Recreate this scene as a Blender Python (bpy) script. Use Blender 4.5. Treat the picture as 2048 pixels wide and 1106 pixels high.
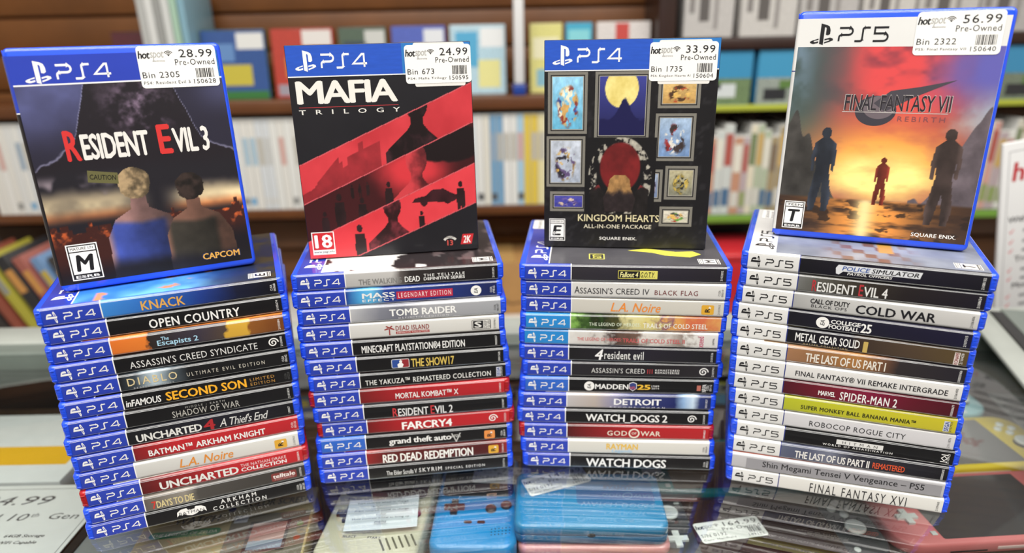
import bpy, bmesh, math, random
import numpy as np
from mathutils import Matrix, Vector

for _o in list(bpy.data.objects):
    bpy.data.objects.remove(_o)
scene = bpy.context.scene
COL = scene.collection
MM = 0.001
random.seed(7)

# ------------------------------------------------------------------ camera
cam_d = bpy.data.cameras.new('camera')
cam = bpy.data.objects.new('camera', cam_d)
COL.objects.link(cam)
scene.camera = cam
PITCH, ROLL = 0.3653643, 0.0203944
_F = Vector((0, math.cos(PITCH), -math.sin(PITCH)))
_R = Vector((1, 0, 0))
_D = Vector((0, -math.sin(PITCH), -math.cos(PITCH)))
_c, _s = math.cos(ROLL), math.sin(ROLL)
_X = _R * _c + _D * _s
_Y = _R * _s - _D * _c
_Z = -_F
cam.matrix_world = Matrix(((_X.x, _Y.x, _Z.x, 0), (_X.y, _Y.y, _Z.y, 0), (_X.z, _Y.z, _Z.z, 0.3738), (0, 0, 0, 1)))
cam_d.sensor_fit = 'HORIZONTAL'
cam_d.sensor_width = 36.0
cam_d.lens = 1357.58 / 2048 * 36.0
cam_d.shift_y = 14.57 / 2048
cam_d.clip_start = 0.02
cam_d.clip_end = 50
cam_d.dof.use_dof = True
cam_d.dof.focus_distance = 0.528
cam_d.dof.aperture_fstop = 3.0

# ------------------------------------------------------------------ world, lights, exposure
world = bpy.data.worlds.new('shop_air')
scene.world = world
world.use_nodes = True
world.node_tree.nodes['Background'].inputs[0].default_value = (1.0, 0.97, 0.93, 1)
world.node_tree.nodes['Background'].inputs[1].default_value = 0.62


def area(name, loc, size, size_y, power, rot=(0, 0, 0), col=(1, 0.97, 0.92)):
    d = bpy.data.lights.new(name, 'AREA')
    d.shape = 'RECTANGLE'
    d.size, d.size_y, d.energy, d.color = size, size_y, power, col
    o = bpy.data.objects.new(name, d)
    o.location, o.rotation_euler = loc, rot
    COL.objects.link(o)
    return o


for _y, _p in ((0.45, 26), (-0.35, 36), (-1.25, 36)):
    area('ceiling_lamp', (0.0, _y, 1.76), 2.8, 0.2, _p)
scene.view_settings.view_transform = 'Standard'
scene.view_settings.look = 'None'
scene.view_settings.gamma = 1.0
scene.view_settings.use_curve_mapping = False
scene.view_settings.exposure = 0.55


# ------------------------------------------------------------------ helpers
def lin(h):
    if not isinstance(h, str):
        return tuple(h)
    v = [int(h[i:i + 2], 16) / 255 for i in (0, 2, 4)]
    return tuple(c / 12.92 if c <= 0.04045 else ((c + 0.055) / 1.055) ** 2.4 for c in v)


_MATS = {}


def mat(h, rough=0.4, coat=0.0, metal=0.0, noise=0.0, nscale=60.0, trans=0.0, name=None, bump=0.0):
    key = (h, rough, coat, metal, noise, nscale, trans, bump)
    if key in _MATS:
        return _MATS[key]
    m = bpy.data.materials.new(name or 'paint_' + str(h))
    m.use_nodes = True
    nt = m.node_tree
    b = nt.nodes['Principled BSDF']
    c = lin(h)
    b.inputs['Base Color'].default_value = (*c, 1)
    b.inputs['Roughness'].default_value = rough
    b.inputs['Metallic'].default_value = metal
    b.inputs['Coat Weight'].default_value = coat
    b.inputs['Coat Roughness'].default_value = 0.035
    b.inputs['Transmission Weight'].default_value = trans
    if noise or bump:
        tc = nt.nodes.new('ShaderNodeTexCoord')
        n = nt.nodes.new('ShaderNodeTexNoise')
        n.inputs['Scale'].default_value = nscale
        n.inputs['Detail'].default_value = 5
        nt.links.new(tc.outputs['Object'], n.inputs['Vector'])
        if noise:
            r = nt.nodes.new('ShaderNodeValToRGB')
            r.color_ramp.elements[0].position = 0.3
            r.color_ramp.elements[1].position = 0.7
            r.color_ramp.elements[0].color = (*[x * (1 - noise) for x in c], 1)
            r.color_ramp.elements[1].color = (*[min(1, x * (1 + noise)) for x in c], 1)
            nt.links.new(n.outputs['Fac'], r.inputs['Fac'])
            nt.links.new(r.outputs['Color'], b.inputs['Base Color'])
        if bump:
            bp = nt.nodes.new('ShaderNodeBump')
            bp.inputs['Strength'].default_value = bump
            bp.inputs['Distance'].default_value = 0.0005
            nt.links.new(n.outputs['Fac'], bp.inputs['Height'])
            nt.links.new(bp.outputs['Normal'], b.inputs['Normal'])
    _MATS[key] = m
    return m


def ramp_mat(stops, axis='X', lo=-43.0, hi=80.0, noise=0.06, nscale=90.0, rough=0.32, coat=1.0):
    """printed sheet whose colour runs along one axis of the object (mm), with a little mottling"""
    key = ('ramp', tuple(stops), axis, lo, hi, noise)
    if key in _MATS:
        return _MATS[key]
    m = bpy.data.materials.new('printed_gradient')
    m.use_nodes = True
    nt = m.node_tree
    b = nt.nodes['Principled BSDF']
    b.inputs['Roughness'].default_value = rough
    b.inputs['Coat Weight'].default_value = coat
    b.inputs['Coat Roughness'].default_value = 0.035
    tc = nt.nodes.new('ShaderNodeTexCoord')
    sp = nt.nodes.new('ShaderNodeSeparateXYZ')
    nt.links.new(tc.outputs['Object'], sp.inputs[0])
    n = nt.nodes.new('ShaderNodeTexNoise')
    n.inputs['Scale'].default_value = nscale
    n.inputs['Detail'].default_value = 4
    nt.links.new(tc.outputs['Object'], n.inputs['Vector'])
    mr = nt.nodes.new('ShaderNodeMapRange')
    mr.inputs['From Min'].default_value = lo * MM
    mr.inputs['From Max'].default_value = hi * MM
    nt.links.new(sp.outputs[axis], mr.inputs['Value'])
    ad = nt.nodes.new('ShaderNodeMath')
    ad.operation = 'MULTIPLY_ADD'
    ad.inputs[1].default_value = noise
    nt.links.new(n.outputs['Fac'], ad.inputs[0])
    sub = nt.nodes.new('ShaderNodeMath')
    sub.operation = 'SUBTRACT'
    sub.inputs[1].default_value = noise * 0.5
    nt.links.new(mr.outputs[0], sub.inputs[0])
    nt.links.new(sub.outputs[0], ad.inputs[2])
    r = nt.nodes.new('ShaderNodeValToRGB')
    cr = r.color_ramp
    while len(cr.elements) < len(stops):
        cr.elements.new(0.5)
    for e, (p, h) in zip(cr.elements, sorted(stops)):
        e.position = p
    for e, (p, h) in zip(cr.elements, sorted(stops)):
        e.color = (*lin(h), 1)
    nt.links.new(ad.outputs[0], r.inputs['Fac'])
    nt.links.new(r.outputs['Color'], b.inputs['Base Color'])
    _MATS[key] = m
    return m


def art_mat():
    if 'art' in _MATS:
        return _MATS['art']
    m = bpy.data.materials.new('printed_art')
    m.use_nodes = True
    nt = m.node_tree
    b = nt.nodes['Principled BSDF']
    a = nt.nodes.new('ShaderNodeVertexColor')
    a.layer_name = 'ink'
    nt.links.new(a.outputs['Color'], b.inputs['Base Color'])
    b.inputs['Roughness'].default_value = 0.4
    b.inputs['Coat Weight'].default_value = 0.2
    b.inputs['Coat Roughness'].default_value = 0.1
    _MATS['art'] = m
    return m


def new_obj(name, data, parent=None, m=None, basis=None):
    o = bpy.data.objects.new(name, data)
    COL.objects.link(o)
    if parent is not None:
        o.parent = parent
    if basis is not None:
        o.matrix_basis = basis
    if m is not None:
        if data.materials:
            if data.materials[0] != m:
                o.material_slots[0].link = 'OBJECT'
                o.material_slots[0].material = m
        else:
            data.materials.append(m)
    return o


def tag(o, label, cat, group=None, kind=None):
    if label:
        o['label'] = label
    if cat:
        o['category'] = cat
    if group:
        o['group'] = group
    if kind:
        o['kind'] = kind
    return o


def empty(name, loc, rotz=0.0, label=None, cat=None, group=None):
    o = bpy.data.objects.new(name, None)
    o.empty_display_size = 0.02
    COL.objects.link(o)
    o.location = [c * MM for c in loc]
    o.rotation_euler = (0, 0, math.radians(rotz))
    return tag(o, label, cat, group)


def mesh(name, verts, faces, smooth=False, scale=MM):
    me = bpy.data.meshes.new(name)
    me.from_pydata([tuple(c * scale for c in v) for v in verts], [], faces)
    me.update()
    if smooth:
        me.shade_smooth()
    return me


def box_data(sx, sy, sz, bev=0.0, cx=0, cy=0, z0=0, seg=2):
    bm = bmesh.new()
    bmesh.ops.create_cube(bm, size=1)
    for v in bm.verts:
        v.co = Vector((v.co.x * sx + cx, v.co.y * sy + cy, (v.co.z + 0.5) * sz + z0)) * MM
    if bev:
        bmesh.ops.bevel(bm, geom=list(bm.edges), offset=bev * MM, segments=seg, profile=0.5, affect='EDGES')
    me = bpy.data.meshes.new('box')
    bm.to_mesh(me)
    bm.free()
    if bev:
        me.shade_smooth()
        me.set_sharp_from_angle(angle=math.radians(50))
    return me


def rrect(w, h, r, n=5):
    r = max(0.05, min(r, w / 2 - 0.01, h / 2 - 0.01))
    pts = []
    for cx, cy, a0 in ((w / 2 - r, h / 2 - r, 0), (-w / 2 + r, h / 2 - r, 90), (-w / 2 + r, -h / 2 + r, 180), (w / 2 - r, -h / 2 + r, 270)):
        for k in range(n):
            a = math.radians(a0 + 90 * k / (n - 1))
            pts.append((cx + r * math.cos(a), cy + r * math.sin(a)))
    return pts


def loft(w, h, r, levels, n=5, smooth=True, angle=40, name='slab'):
    """rounded slab: levels = (z, inset)"""
    V, Fc = [], []
    for z, i in levels:
        V += [(x, y, z) for x, y in rrect(w - 2 * i, h - 2 * i, r - i, n)]
    m = 4 * n
    for k in range(len(levels) - 1):
        for j in range(m):
            a, b2 = k * m + j, k * m + (j + 1) % m
            Fc.append((a, b2, b2 + m, a + m))
    Fc.append(tuple(range(m - 1, -1, -1)))
    Fc.append(tuple((len(levels) - 1) * m + j for j in range(m)))
    me = mesh(name, V, Fc)
    if smooth:
        me.shade_smooth()
        me.set_sharp_from_angle(angle=math.radians(angle))
    return me


def disc_data(r, z0, z1, n=24, bev=0.3, dish=0.0):
    lv = [(z0, r), (z1 - bev, r), (z1, r - bev)]
    if dish:
        lv += [(z1, r - 2 * bev), (z1 - dish, r * 0.3)]
    V, Fc = [], []
    for z, q in lv:
        V += [(q * math.cos(2 * math.pi * k / n), q * math.sin(2 * math.pi * k / n), z) for k in range(n)]
    for k in range(len(lv) - 1):
        for j in range(n):
            a, b2 = k * n + j, k * n + (j + 1) % n
            Fc.append((a, b2, b2 + n, a + n))
    Fc.append(tuple(range(n - 1, -1, -1)))
    Fc.append(tuple((len(lv) - 1) * n + j for j in range(n)))
    me = mesh('disc', V, Fc, True)
    me.set_sharp_from_angle(angle=math.radians(50))
    return me


def poly_data(pts, z=0.0, scale=MM):
    return mesh('print', [(x, y, z) for x, y in pts], [tuple(range(len(pts)))], scale=scale)


def polys_data(plist, z=0.0):
    V, Fc = [], []
    for p in plist:
        Fc.append(tuple(range(len(V), len(V) + len(p))))
        V += [(x, y, z) for x, y in p]
    return mesh('print', V, Fc)


def prism_data(pts, z0, z1):
    n = len(pts)
    V = [(x, y, z0) for x, y in pts] + [(x, y, z1) for x, y in pts]
    Fc = [tuple(range(n - 1, -1, -1)), tuple(range(n, 2 * n))] + [(j, (j + 1) % n, (j + 1) % n + n, j + n) for j in range(n)]
    return mesh('prism', V, Fc)


def strokes_data(paths, wd):
    """flat strips of width wd along polylines, mitred"""
    V, Fc = [], []
    for path in paths:
        closed = path[0] == path[-1]
        P = [Vector(p) for p in path]
        L = []
        for i, p in enumerate(P):
            if i == 0:
                t0 = t1 = (P[1] - P[0]).normalized()
                if closed:
                    t0 = (P[-1] - P[-2]).normalized()
            elif i == len(P) - 1:
                t0 = t1 = (P[i] - P[i - 1]).normalized()
                if closed:
                    t1 = (P[1] - P[0]).normalized()
            else:
                t0, t1 = (P[i] - P[i - 1]).normalized(), (P[i + 1] - P[i]).normalized()
            n0, n1 = Vector((-t0.y, t0.x)), Vector((-t1.y, t1.x))
            nn = (n0 + n1)
            nn = nn.normalized() if nn.length > 1e-6 else n0
            k = min(2.2, 1 / max(0.3, nn.dot(n0)))
            L.append((p + nn * wd / 2 * k, p - nn * wd / 2 * k))
        b0 = len(V)
        for a, b in L:
            V += [(a.x, a.y, 0), (b.x, b.y, 0)]
        for i in range(len(L) - 1):
            q = b0 + 2 * i
            Fc.append((q + 1, q + 3, q + 2, q))
    return mesh('strokes', V, Fc)


def arc(cx, cy, r, a0, a1, n=5, ry=None):
    ry = r if ry is None else ry
    return [(cx + r * math.cos(math.radians(a0 + (a1 - a0) * k / n)), cy + ry * math.sin(math.radians(a0 + (a1 - a0) * k / n))) for k in range(n + 1)]


_TXT = {}


def text_data(s, bold=0.0, shear=0.0, spacing=1.0):
    """lettering as a flat mesh whose ink box is exactly 1 x 1"""
    key = (s, bold, shear, spacing)
    if key in _TXT:
        return _TXT[key]
    cu = bpy.data.curves.new('lettering', 'FONT')
    cu.body = s
    cu.size = 1
    cu.shear = shear
    cu.space_character = spacing
    cu.resolution_u = 2
    cu.fill_mode = 'FRONT'
    o = bpy.data.objects.new('lettering', cu)
    COL.objects.link(o)
    me = bpy.data.meshes.new_from_object(o)
    bpy.data.objects.remove(o)
    bpy.data.curves.remove(cu)
    n = len(me.vertices)
    co = np.empty(n * 3, np.float32)
    me.vertices.foreach_get('co', co)
    co = co.reshape(-1, 3)
    if bold > 0:                            # heavier weight: the same letters printed a hair apart
        k = bold * .62
        offs = [(-k, 0), (k, 0), (0, k * .55), (0, -k * .55)]
        fc = [tuple(p.vertices) for p in me.polygons]
        V = np.concatenate([co + np.array([a, b, q * 1.2e-5], np.float32) for q, (a, b) in enumerate(offs)])
        F = [tuple(i + q * n for i in f) for q in range(4) for f in fc]
        bpy.data.meshes.remove(me)
        me = bpy.data.meshes.new('lettering')
        me.from_pydata(V.tolist(), [], F)
        co = V
    lo, hi = co.min(0), co.max(0)
    asp = (hi[0] - lo[0]) / max(1e-6, hi[1] - lo[1])
    co[:, 0] = (co[:, 0] - lo[0]) / max(1e-6, hi[0] - lo[0])
    co[:, 1] = (co[:, 1] - lo[1]) / max(1e-6, hi[1] - lo[1])
    me.vertices.foreach_set('co', co.ravel())
    me.update()
    me.materials.clear()
    me.materials.append(mat('e8e8e6', 0.4, 0.5))
    me['asp'] = float(asp)
    _TXT[key] = me
    return me


def T(x, y, z):
    return Matrix.Translation((x * MM, y * MM, z * MM))


def SC(x, y, z=1.0):
    return Matrix.Diagonal((x, y, z, 1.0))


def frame(xa, ya, za, org):
    return Matrix(((xa[0], ya[0], za[0], org[0] * MM), (xa[1], ya[1], za[1], org[1] * MM), (xa[2], ya[2], za[2], org[2] * MM), (0, 0, 0, 1)))


def put_text(name, parent, base, s, u0, u1, v0, v1, col, bold=0.0, shear=0.0, spacing=1.0, lift=0.06, ink=None):
    me = text_data(s, bold, shear, spacing)
    B = base @ T(u0, v0, lift) @ SC((u1 - u0) * MM, (v1 - v0) * MM)
    return new_obj(name, me, parent, ink or mat(col, 0.4, 0.5), B)


def put_quad(name, parent, base, u0, u1, v0, v1, m, lift=0.03):
    if 'quad' not in _TXT:
        _TXT['quad'] = mesh('print', [(0, 0, 0), (1, 0, 0), (1, 1, 0), (0, 1, 0)], [(0, 1, 2, 3)], scale=1)
        _TXT['quad'].materials.append(mat('e8e8e6', 0.4, 0.5))
    return new_obj(name, _TXT['quad'], parent, m, base @ T(u0, v0, lift) @ SC((u1 - u0) * MM, (v1 - v0) * MM))


def put(name, parent, base, me, u, v, m, lift=0.05, sx=1.0, sy=1.0, rot=0.0):
    return new_obj(name, me, parent, m, base @ T(u, v, lift) @ Matrix.Rotation(math.radians(rot), 4, 'Z') @ SC(sx, sy))


# value noise for printed pictures
def vnoise(u, v, f, seed):
    rs = np.random.RandomState(seed)
    g = rs.rand(64, 64)
    x, y = u * f, v * f
    xi, yi = np.floor(x).astype(int), np.floor(y).astype(int)
    fx, fy = x - xi, y - yi
    fx, fy = fx * fx * (3 - 2 * fx), fy * fy * (3 - 2 * fy)
    a, b = g[yi % 64, xi % 64], g[yi % 64, (xi + 1) % 64]
    c, d = g[(yi + 1) % 64, xi % 64], g[(yi + 1) % 64, (xi + 1) % 64]
    return (a * (1 - fx) + b * fx) * (1 - fy) + (c * (1 - fx) + d * fx) * fy


def fbm(u, v, f, seed, o=4):
    s, a, t = 0, 0.5, 0
    for k in range(o):
        s = s + a * vnoise(u, v, f * 2 ** k, seed + k)
        t += a
        a *= 0.55
    return s / t


def inpoly(u, v, pts):
    m = np.zeros(u.shape, bool)
    for (x0, y0), (x1, y1) in zip(pts, pts[1:] + pts[:1]):
        if y0 != y1:
            m ^= ((y0 > v) != (y1 > v)) & (u < (x1 - x0) * (v - y0) / (y1 - y0) + x0)
    return m


def oval(u, v, a, b, ra, rb):
    return ((u - a) / ra) ** 2 + ((v - b) / rb) ** 2 < 1


def hx(h):
    return np.array([int(h[i:i + 2], 16) / 255 for i in (0, 2, 4)])


def mix(a, b, t):
    t = np.clip(t, 0, 1)[..., None]
    return a * (1 - t) + b * t


def sstep(a, b, x):
    t = np.clip((x - a) / (b - a), 0, 1)
    return t * t * (3 - 2 * t)


def picture(name, parent, base, u0, u1, v0, v1, fn, nu, nv, lift=0.02):
    """flat printed picture; its ink is worked out from a formula"""
    U, Vv = np.meshgrid(np.linspace(0, 1, nu), np.linspace(0, 1, nv))
    rgb = np.clip(fn(U, Vv), 0, 1)
    lnr = np.where(rgb <= 0.04045, rgb / 12.92, ((rgb + 0.055) / 1.055) ** 2.4)
    xs, ys = (u0 + U * (u1 - u0)) * MM, (v0 + Vv * (v1 - v0)) * MM
    co = np.stack([xs, ys, np.zeros_like(xs)], -1).reshape(-1, 3)
    idx = np.arange(nu * nv).reshape(nv, nu)
    fc = np.stack([idx[:-1, :-1], idx[:-1, 1:], idx[1:, 1:], idx[1:, :-1]], -1).reshape(-1, 4)
    me = bpy.data.meshes.new('picture')
    me.vertices.add(len(co))
    me.vertices.foreach_set('co', co.ravel())
    me.loops.add(fc.size)
    me.loops.foreach_set('vertex_index', fc.ravel())
    me.polygons.add(len(fc))
    me.polygons.foreach_set('loop_start', np.arange(0, fc.size, 4))
    me.update(calc_edges=True)
    ca = me.color_attributes.new('ink', 'FLOAT_COLOR', 'POINT')
    ca.data.foreach_set('color', np.concatenate([lnr.reshape(-1, 3), np.ones((nu * nv, 1))], 1).astype(np.float32).ravel())
    return new_obj(name, me, parent, art_mat(), base @ T(0, 0, lift))


# ------------------------------------------------------------------ the room
def structure(name, me, m, parent=None, basis=None):
    o = new_obj(name, me, parent, m, basis)
    if parent is None:
        o['kind'] = 'structure'
    return o


WOOD = mat('633a14', 0.5, 0.15, noise=.18, nscale=9, name='slat_wood')
GROOVE = mat('4a1712', 0.6, name='groove_lacquer')
WY = 1560.0
wall = structure('wall_back', box_data(3600, 20, 2700, 0, 0, WY + 14, -950), GROOVE)
SLAT = box_data(3600, 12, 70, 2.0, 0, 0, 0)
for k in range(36):
    new_obj('slat', SLAT, wall, WOOD, T(0, WY - 2, -945 + 75.2 * k))
structure('floor', box_data(3600, 4200, 20, 0, 0, -500, -970), mat('3a3734', .7, noise=.2, nscale=30))
structure('ceiling', box_data(3600, 4200, 20, 0, 0, -500, 1800), mat('e6e3dc', .8, noise=.03, nscale=20))
structure('wall_left', box_data(20, 4200, 2770, 0, -1810, -500, -970), mat('9a948a', .8, noise=.04, nscale=8))
structure('wall_right', box_data(20, 4200, 2770, 0, 1810, -500, -970), mat('9a948a', .8, noise=.04, nscale=8))
structure('wall_front', box_data(3600, 20, 2770, 0, 0, -2610, -970), mat('5a554e', .8, noise=.04, nscale=8))

# ------------------------------------------------------------------ the glass counter
counter = empty('display_counter', (0, 560, -950), 0, 'glass-topped display counter with grey metal rails under the stacks', 'counter')
CZ = 950


def cpart(name, me, m, basis=None):
    return new_obj(name, me, counter, m, T(0, -560, CZ) @ (basis or Matrix.Identity(4)))


def glass_material(tint='f7faf9', edge=False):
    m = bpy.data.materials.new('counter_glass')
    m.use_nodes = True
    nt = m.node_tree
    nt.nodes.remove(nt.nodes['Principled BSDF'])
    out = nt.nodes['Material Output']
    tr = nt.nodes.new('ShaderNodeBsdfTransparent')
    tr.inputs[0].default_value = (*lin(tint), 1)
    gl = nt.nodes.new('ShaderNodeBsdfGlossy')
    gl.inputs['Roughness'].default_value = 0.0
    fr = nt.nodes.new('ShaderNodeFresnel')
    fr.inputs['IOR'].default_value = 2.2
    mx = nt.nodes.new('ShaderNodeMixShader')
    # fine scratches scatter a little light
    tc = nt.nodes.new('ShaderNodeTexCoord')
    mp = nt.nodes.new('ShaderNodeMapping')
    mp.inputs['Rotation'].default_value = (0, 0, .7)
    mp.inputs['Scale'].default_value = (9, 420, 1)
    wv = nt.nodes.new('ShaderNodeTexNoise')
    wv.inputs['Scale'].default_value = 3.0
    wv.inputs['Detail'].default_value = 2
    rp = nt.nodes.new('ShaderNodeValToRGB')
    rp.color_ramp.elements[0].position = .80
    rp.color_ramp.elements[1].position = .815
    rp.color_ramp.elements[1].color = (.10, .10, .10, 1)
    df = nt.nodes.new('ShaderNodeBsdfDiffuse')
    df.inputs[0].default_value = (.8, .8, .8, 1)
    m2 = nt.nodes.new('ShaderNodeMixShader')
    nt.links.new(tc.outputs['Object'], mp.inputs['Vector'])
    nt.links.new(mp.outputs[0], wv.inputs['Vector'])
    nt.links.new(wv.outputs['Fac'], rp.inputs['Fac'])
    nt.links.new(rp.outputs['Color'], m2.inputs[0])
    ge = nt.nodes.new('ShaderNodeNewGeometry')
    iv = nt.nodes.new('ShaderNodeMath')
    iv.operation = 'SUBTRACT'
    iv.inputs[0].default_value = 1.0
    nt.links.new(ge.outputs['Backfacing'], iv.inputs[1])
    mu = nt.nodes.new('ShaderNodeMath')
    mu.operation = 'MULTIPLY'
    nt.links.new(fr.outputs[0], mu.inputs[0])
    nt.links.new(iv.outputs[0], mu.inputs[1])
    nt.links.new(mu.outputs[0], mx.inputs[0])
    nt.links.new(tr.outputs[0], mx.inputs[1])
    nt.links.new(gl.outputs[0], mx.inputs[2])
    nt.links.new(mx.outputs[0], m2.inputs[1])
    nt.links.new(df.outputs[0], m2.inputs[2])
    nt.links.new(m2.outputs[0], out.inputs['Surface'])
    return m


GLASS = glass_material()
RAIL = mat('a3a8a2', .4, .1, 0, noise=.08, nscale=15, name='rail_metal')
RAILD = mat('6d7670', .4, .1, 0, noise=.08, nscale=15)
RUBBER = mat('131315', .45)
cpart('glass_top', box_data(1400, 464, 6, .6, -30, 532, -6), GLASS)
cpart('rear_rail', box_data(1500, 50, 26, 2, -50, 816, -22), RAIL)
cpart('rear_rail', box_data(1500, 27, 24, 2, -50, 777.5, -22), RAILD)
cpart('back_panel', box_data(1400, 8, 880, 0, -30, 758, -910), mat('0f0f11', .6))
ang = math.atan2(39, 128)
for nm, off, wd, ht, m in (('side_rail', 20, 30, 5, RAIL), ('side_trim', 44, 16, 6, RUBBER), ('side_rail', 80, 52, 6, RAILD)):
    cpart(nm, box_data(wd, 520, ht, 1.2), m, T(521 + off, 575, .2) @ Matrix.Rotation(-ang, 4, 'Z'))
cpart('display_shelf', box_data(1386, 470, 8, 1, -30, 520, -80), mat('3a2c22', .4, .2, noise=.25, nscale=12))
cpart('front_panel', box_data(1400, 12, 900, 0, -30, 296, -950), mat('2a2a2c', .5))
cpart('side_panel', box_data(12, 470, 944, 0, -724, 530, -950), mat('2a2a2c', .5))
cpart('side_panel', box_data(12, 470, 944, 0, 664, 530, -950), mat('2a2a2c', .5))
cpart('rear_cabinet', box_data(1500, 80, 925, 1, -50, 804, -950), mat('1a1a1c', .5))

# ------------------------------------------------------------------ shelves on the back wall
SHELFW = mat('5b3417', .45, .2, noise=.2, nscale=10)
DARKW = mat('2c1710', .45, .2, noise=.2, nscale=10)


def shelf(x0, x1, y0, y1, ztop, th, m, strip, label, under=None):
    o = empty('wall_shelf', ((x0 + x1) / 2, (y0 + y1) / 2, ztop - th), 0, label, 'shelf', 'shelves on the slatted wall')
    new_obj('board', box_data(x1 - x0, y1 - y0, th, 1.5), o, m)
    if strip:
        new_obj('price_rail', box_data(x1 - x0, 4, th + 4, .8, 0, -(y1 - y0) / 2 - 2.2, -2), o, strip)
    for xx in (-1, 1):
        new_obj('bracket', box_data(8, y1 - y0 - 6, 16, 1, xx * ((x1 - x0) / 2 - 30), 0, -16), o, RUBBER)
    return o


shelf(-1500, 290, 1398, 1552, 240, 26, SHELFW, None, 'brown shelf holding the small face-out cases')
shelf(-1500, 290, 1408, 1552, 14, 20, SHELFW, None, 'brown shelf holding the row of white spines')
shelf(330, 1500, 1398, 1552, 341, 22, DARKW, None, 'dark brown shelf with the white boxes at upper right')
shelf(330, 1500, 1398, 1552, 212, 8, DARKW, mat('a8b03c', .4, .3), 'shelf with a yellow-green edge above the coloured spines')
shelf(330, 1500, 1398, 1552, -16, 12, RUBBER, mat('6f9a3c', .4, .3), 'shelf with a green edge below the coloured spines')
post = new_obj('shelf_upright', box_data(34, 150, 1400, 2, 310, 1476, -229), None, DARKW)
tag(post, 'dark brown upright between the two sets of wall shelves', 'post')
bench = empty('back_bench', (0, 1400, -950), 0, 'low bench with a white top along the wall behind the counter', 'bench')
new_obj('bench_top', box_data(3400, 290, 30, 3, 0, 0, 690), bench, mat('cfcdc8', .4, .2, noise=.03))
new_obj('bench_front', box_data(3400, 20, 690, 0, 0, -110, 0), bench, mat('3a2a20', .5))

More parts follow.
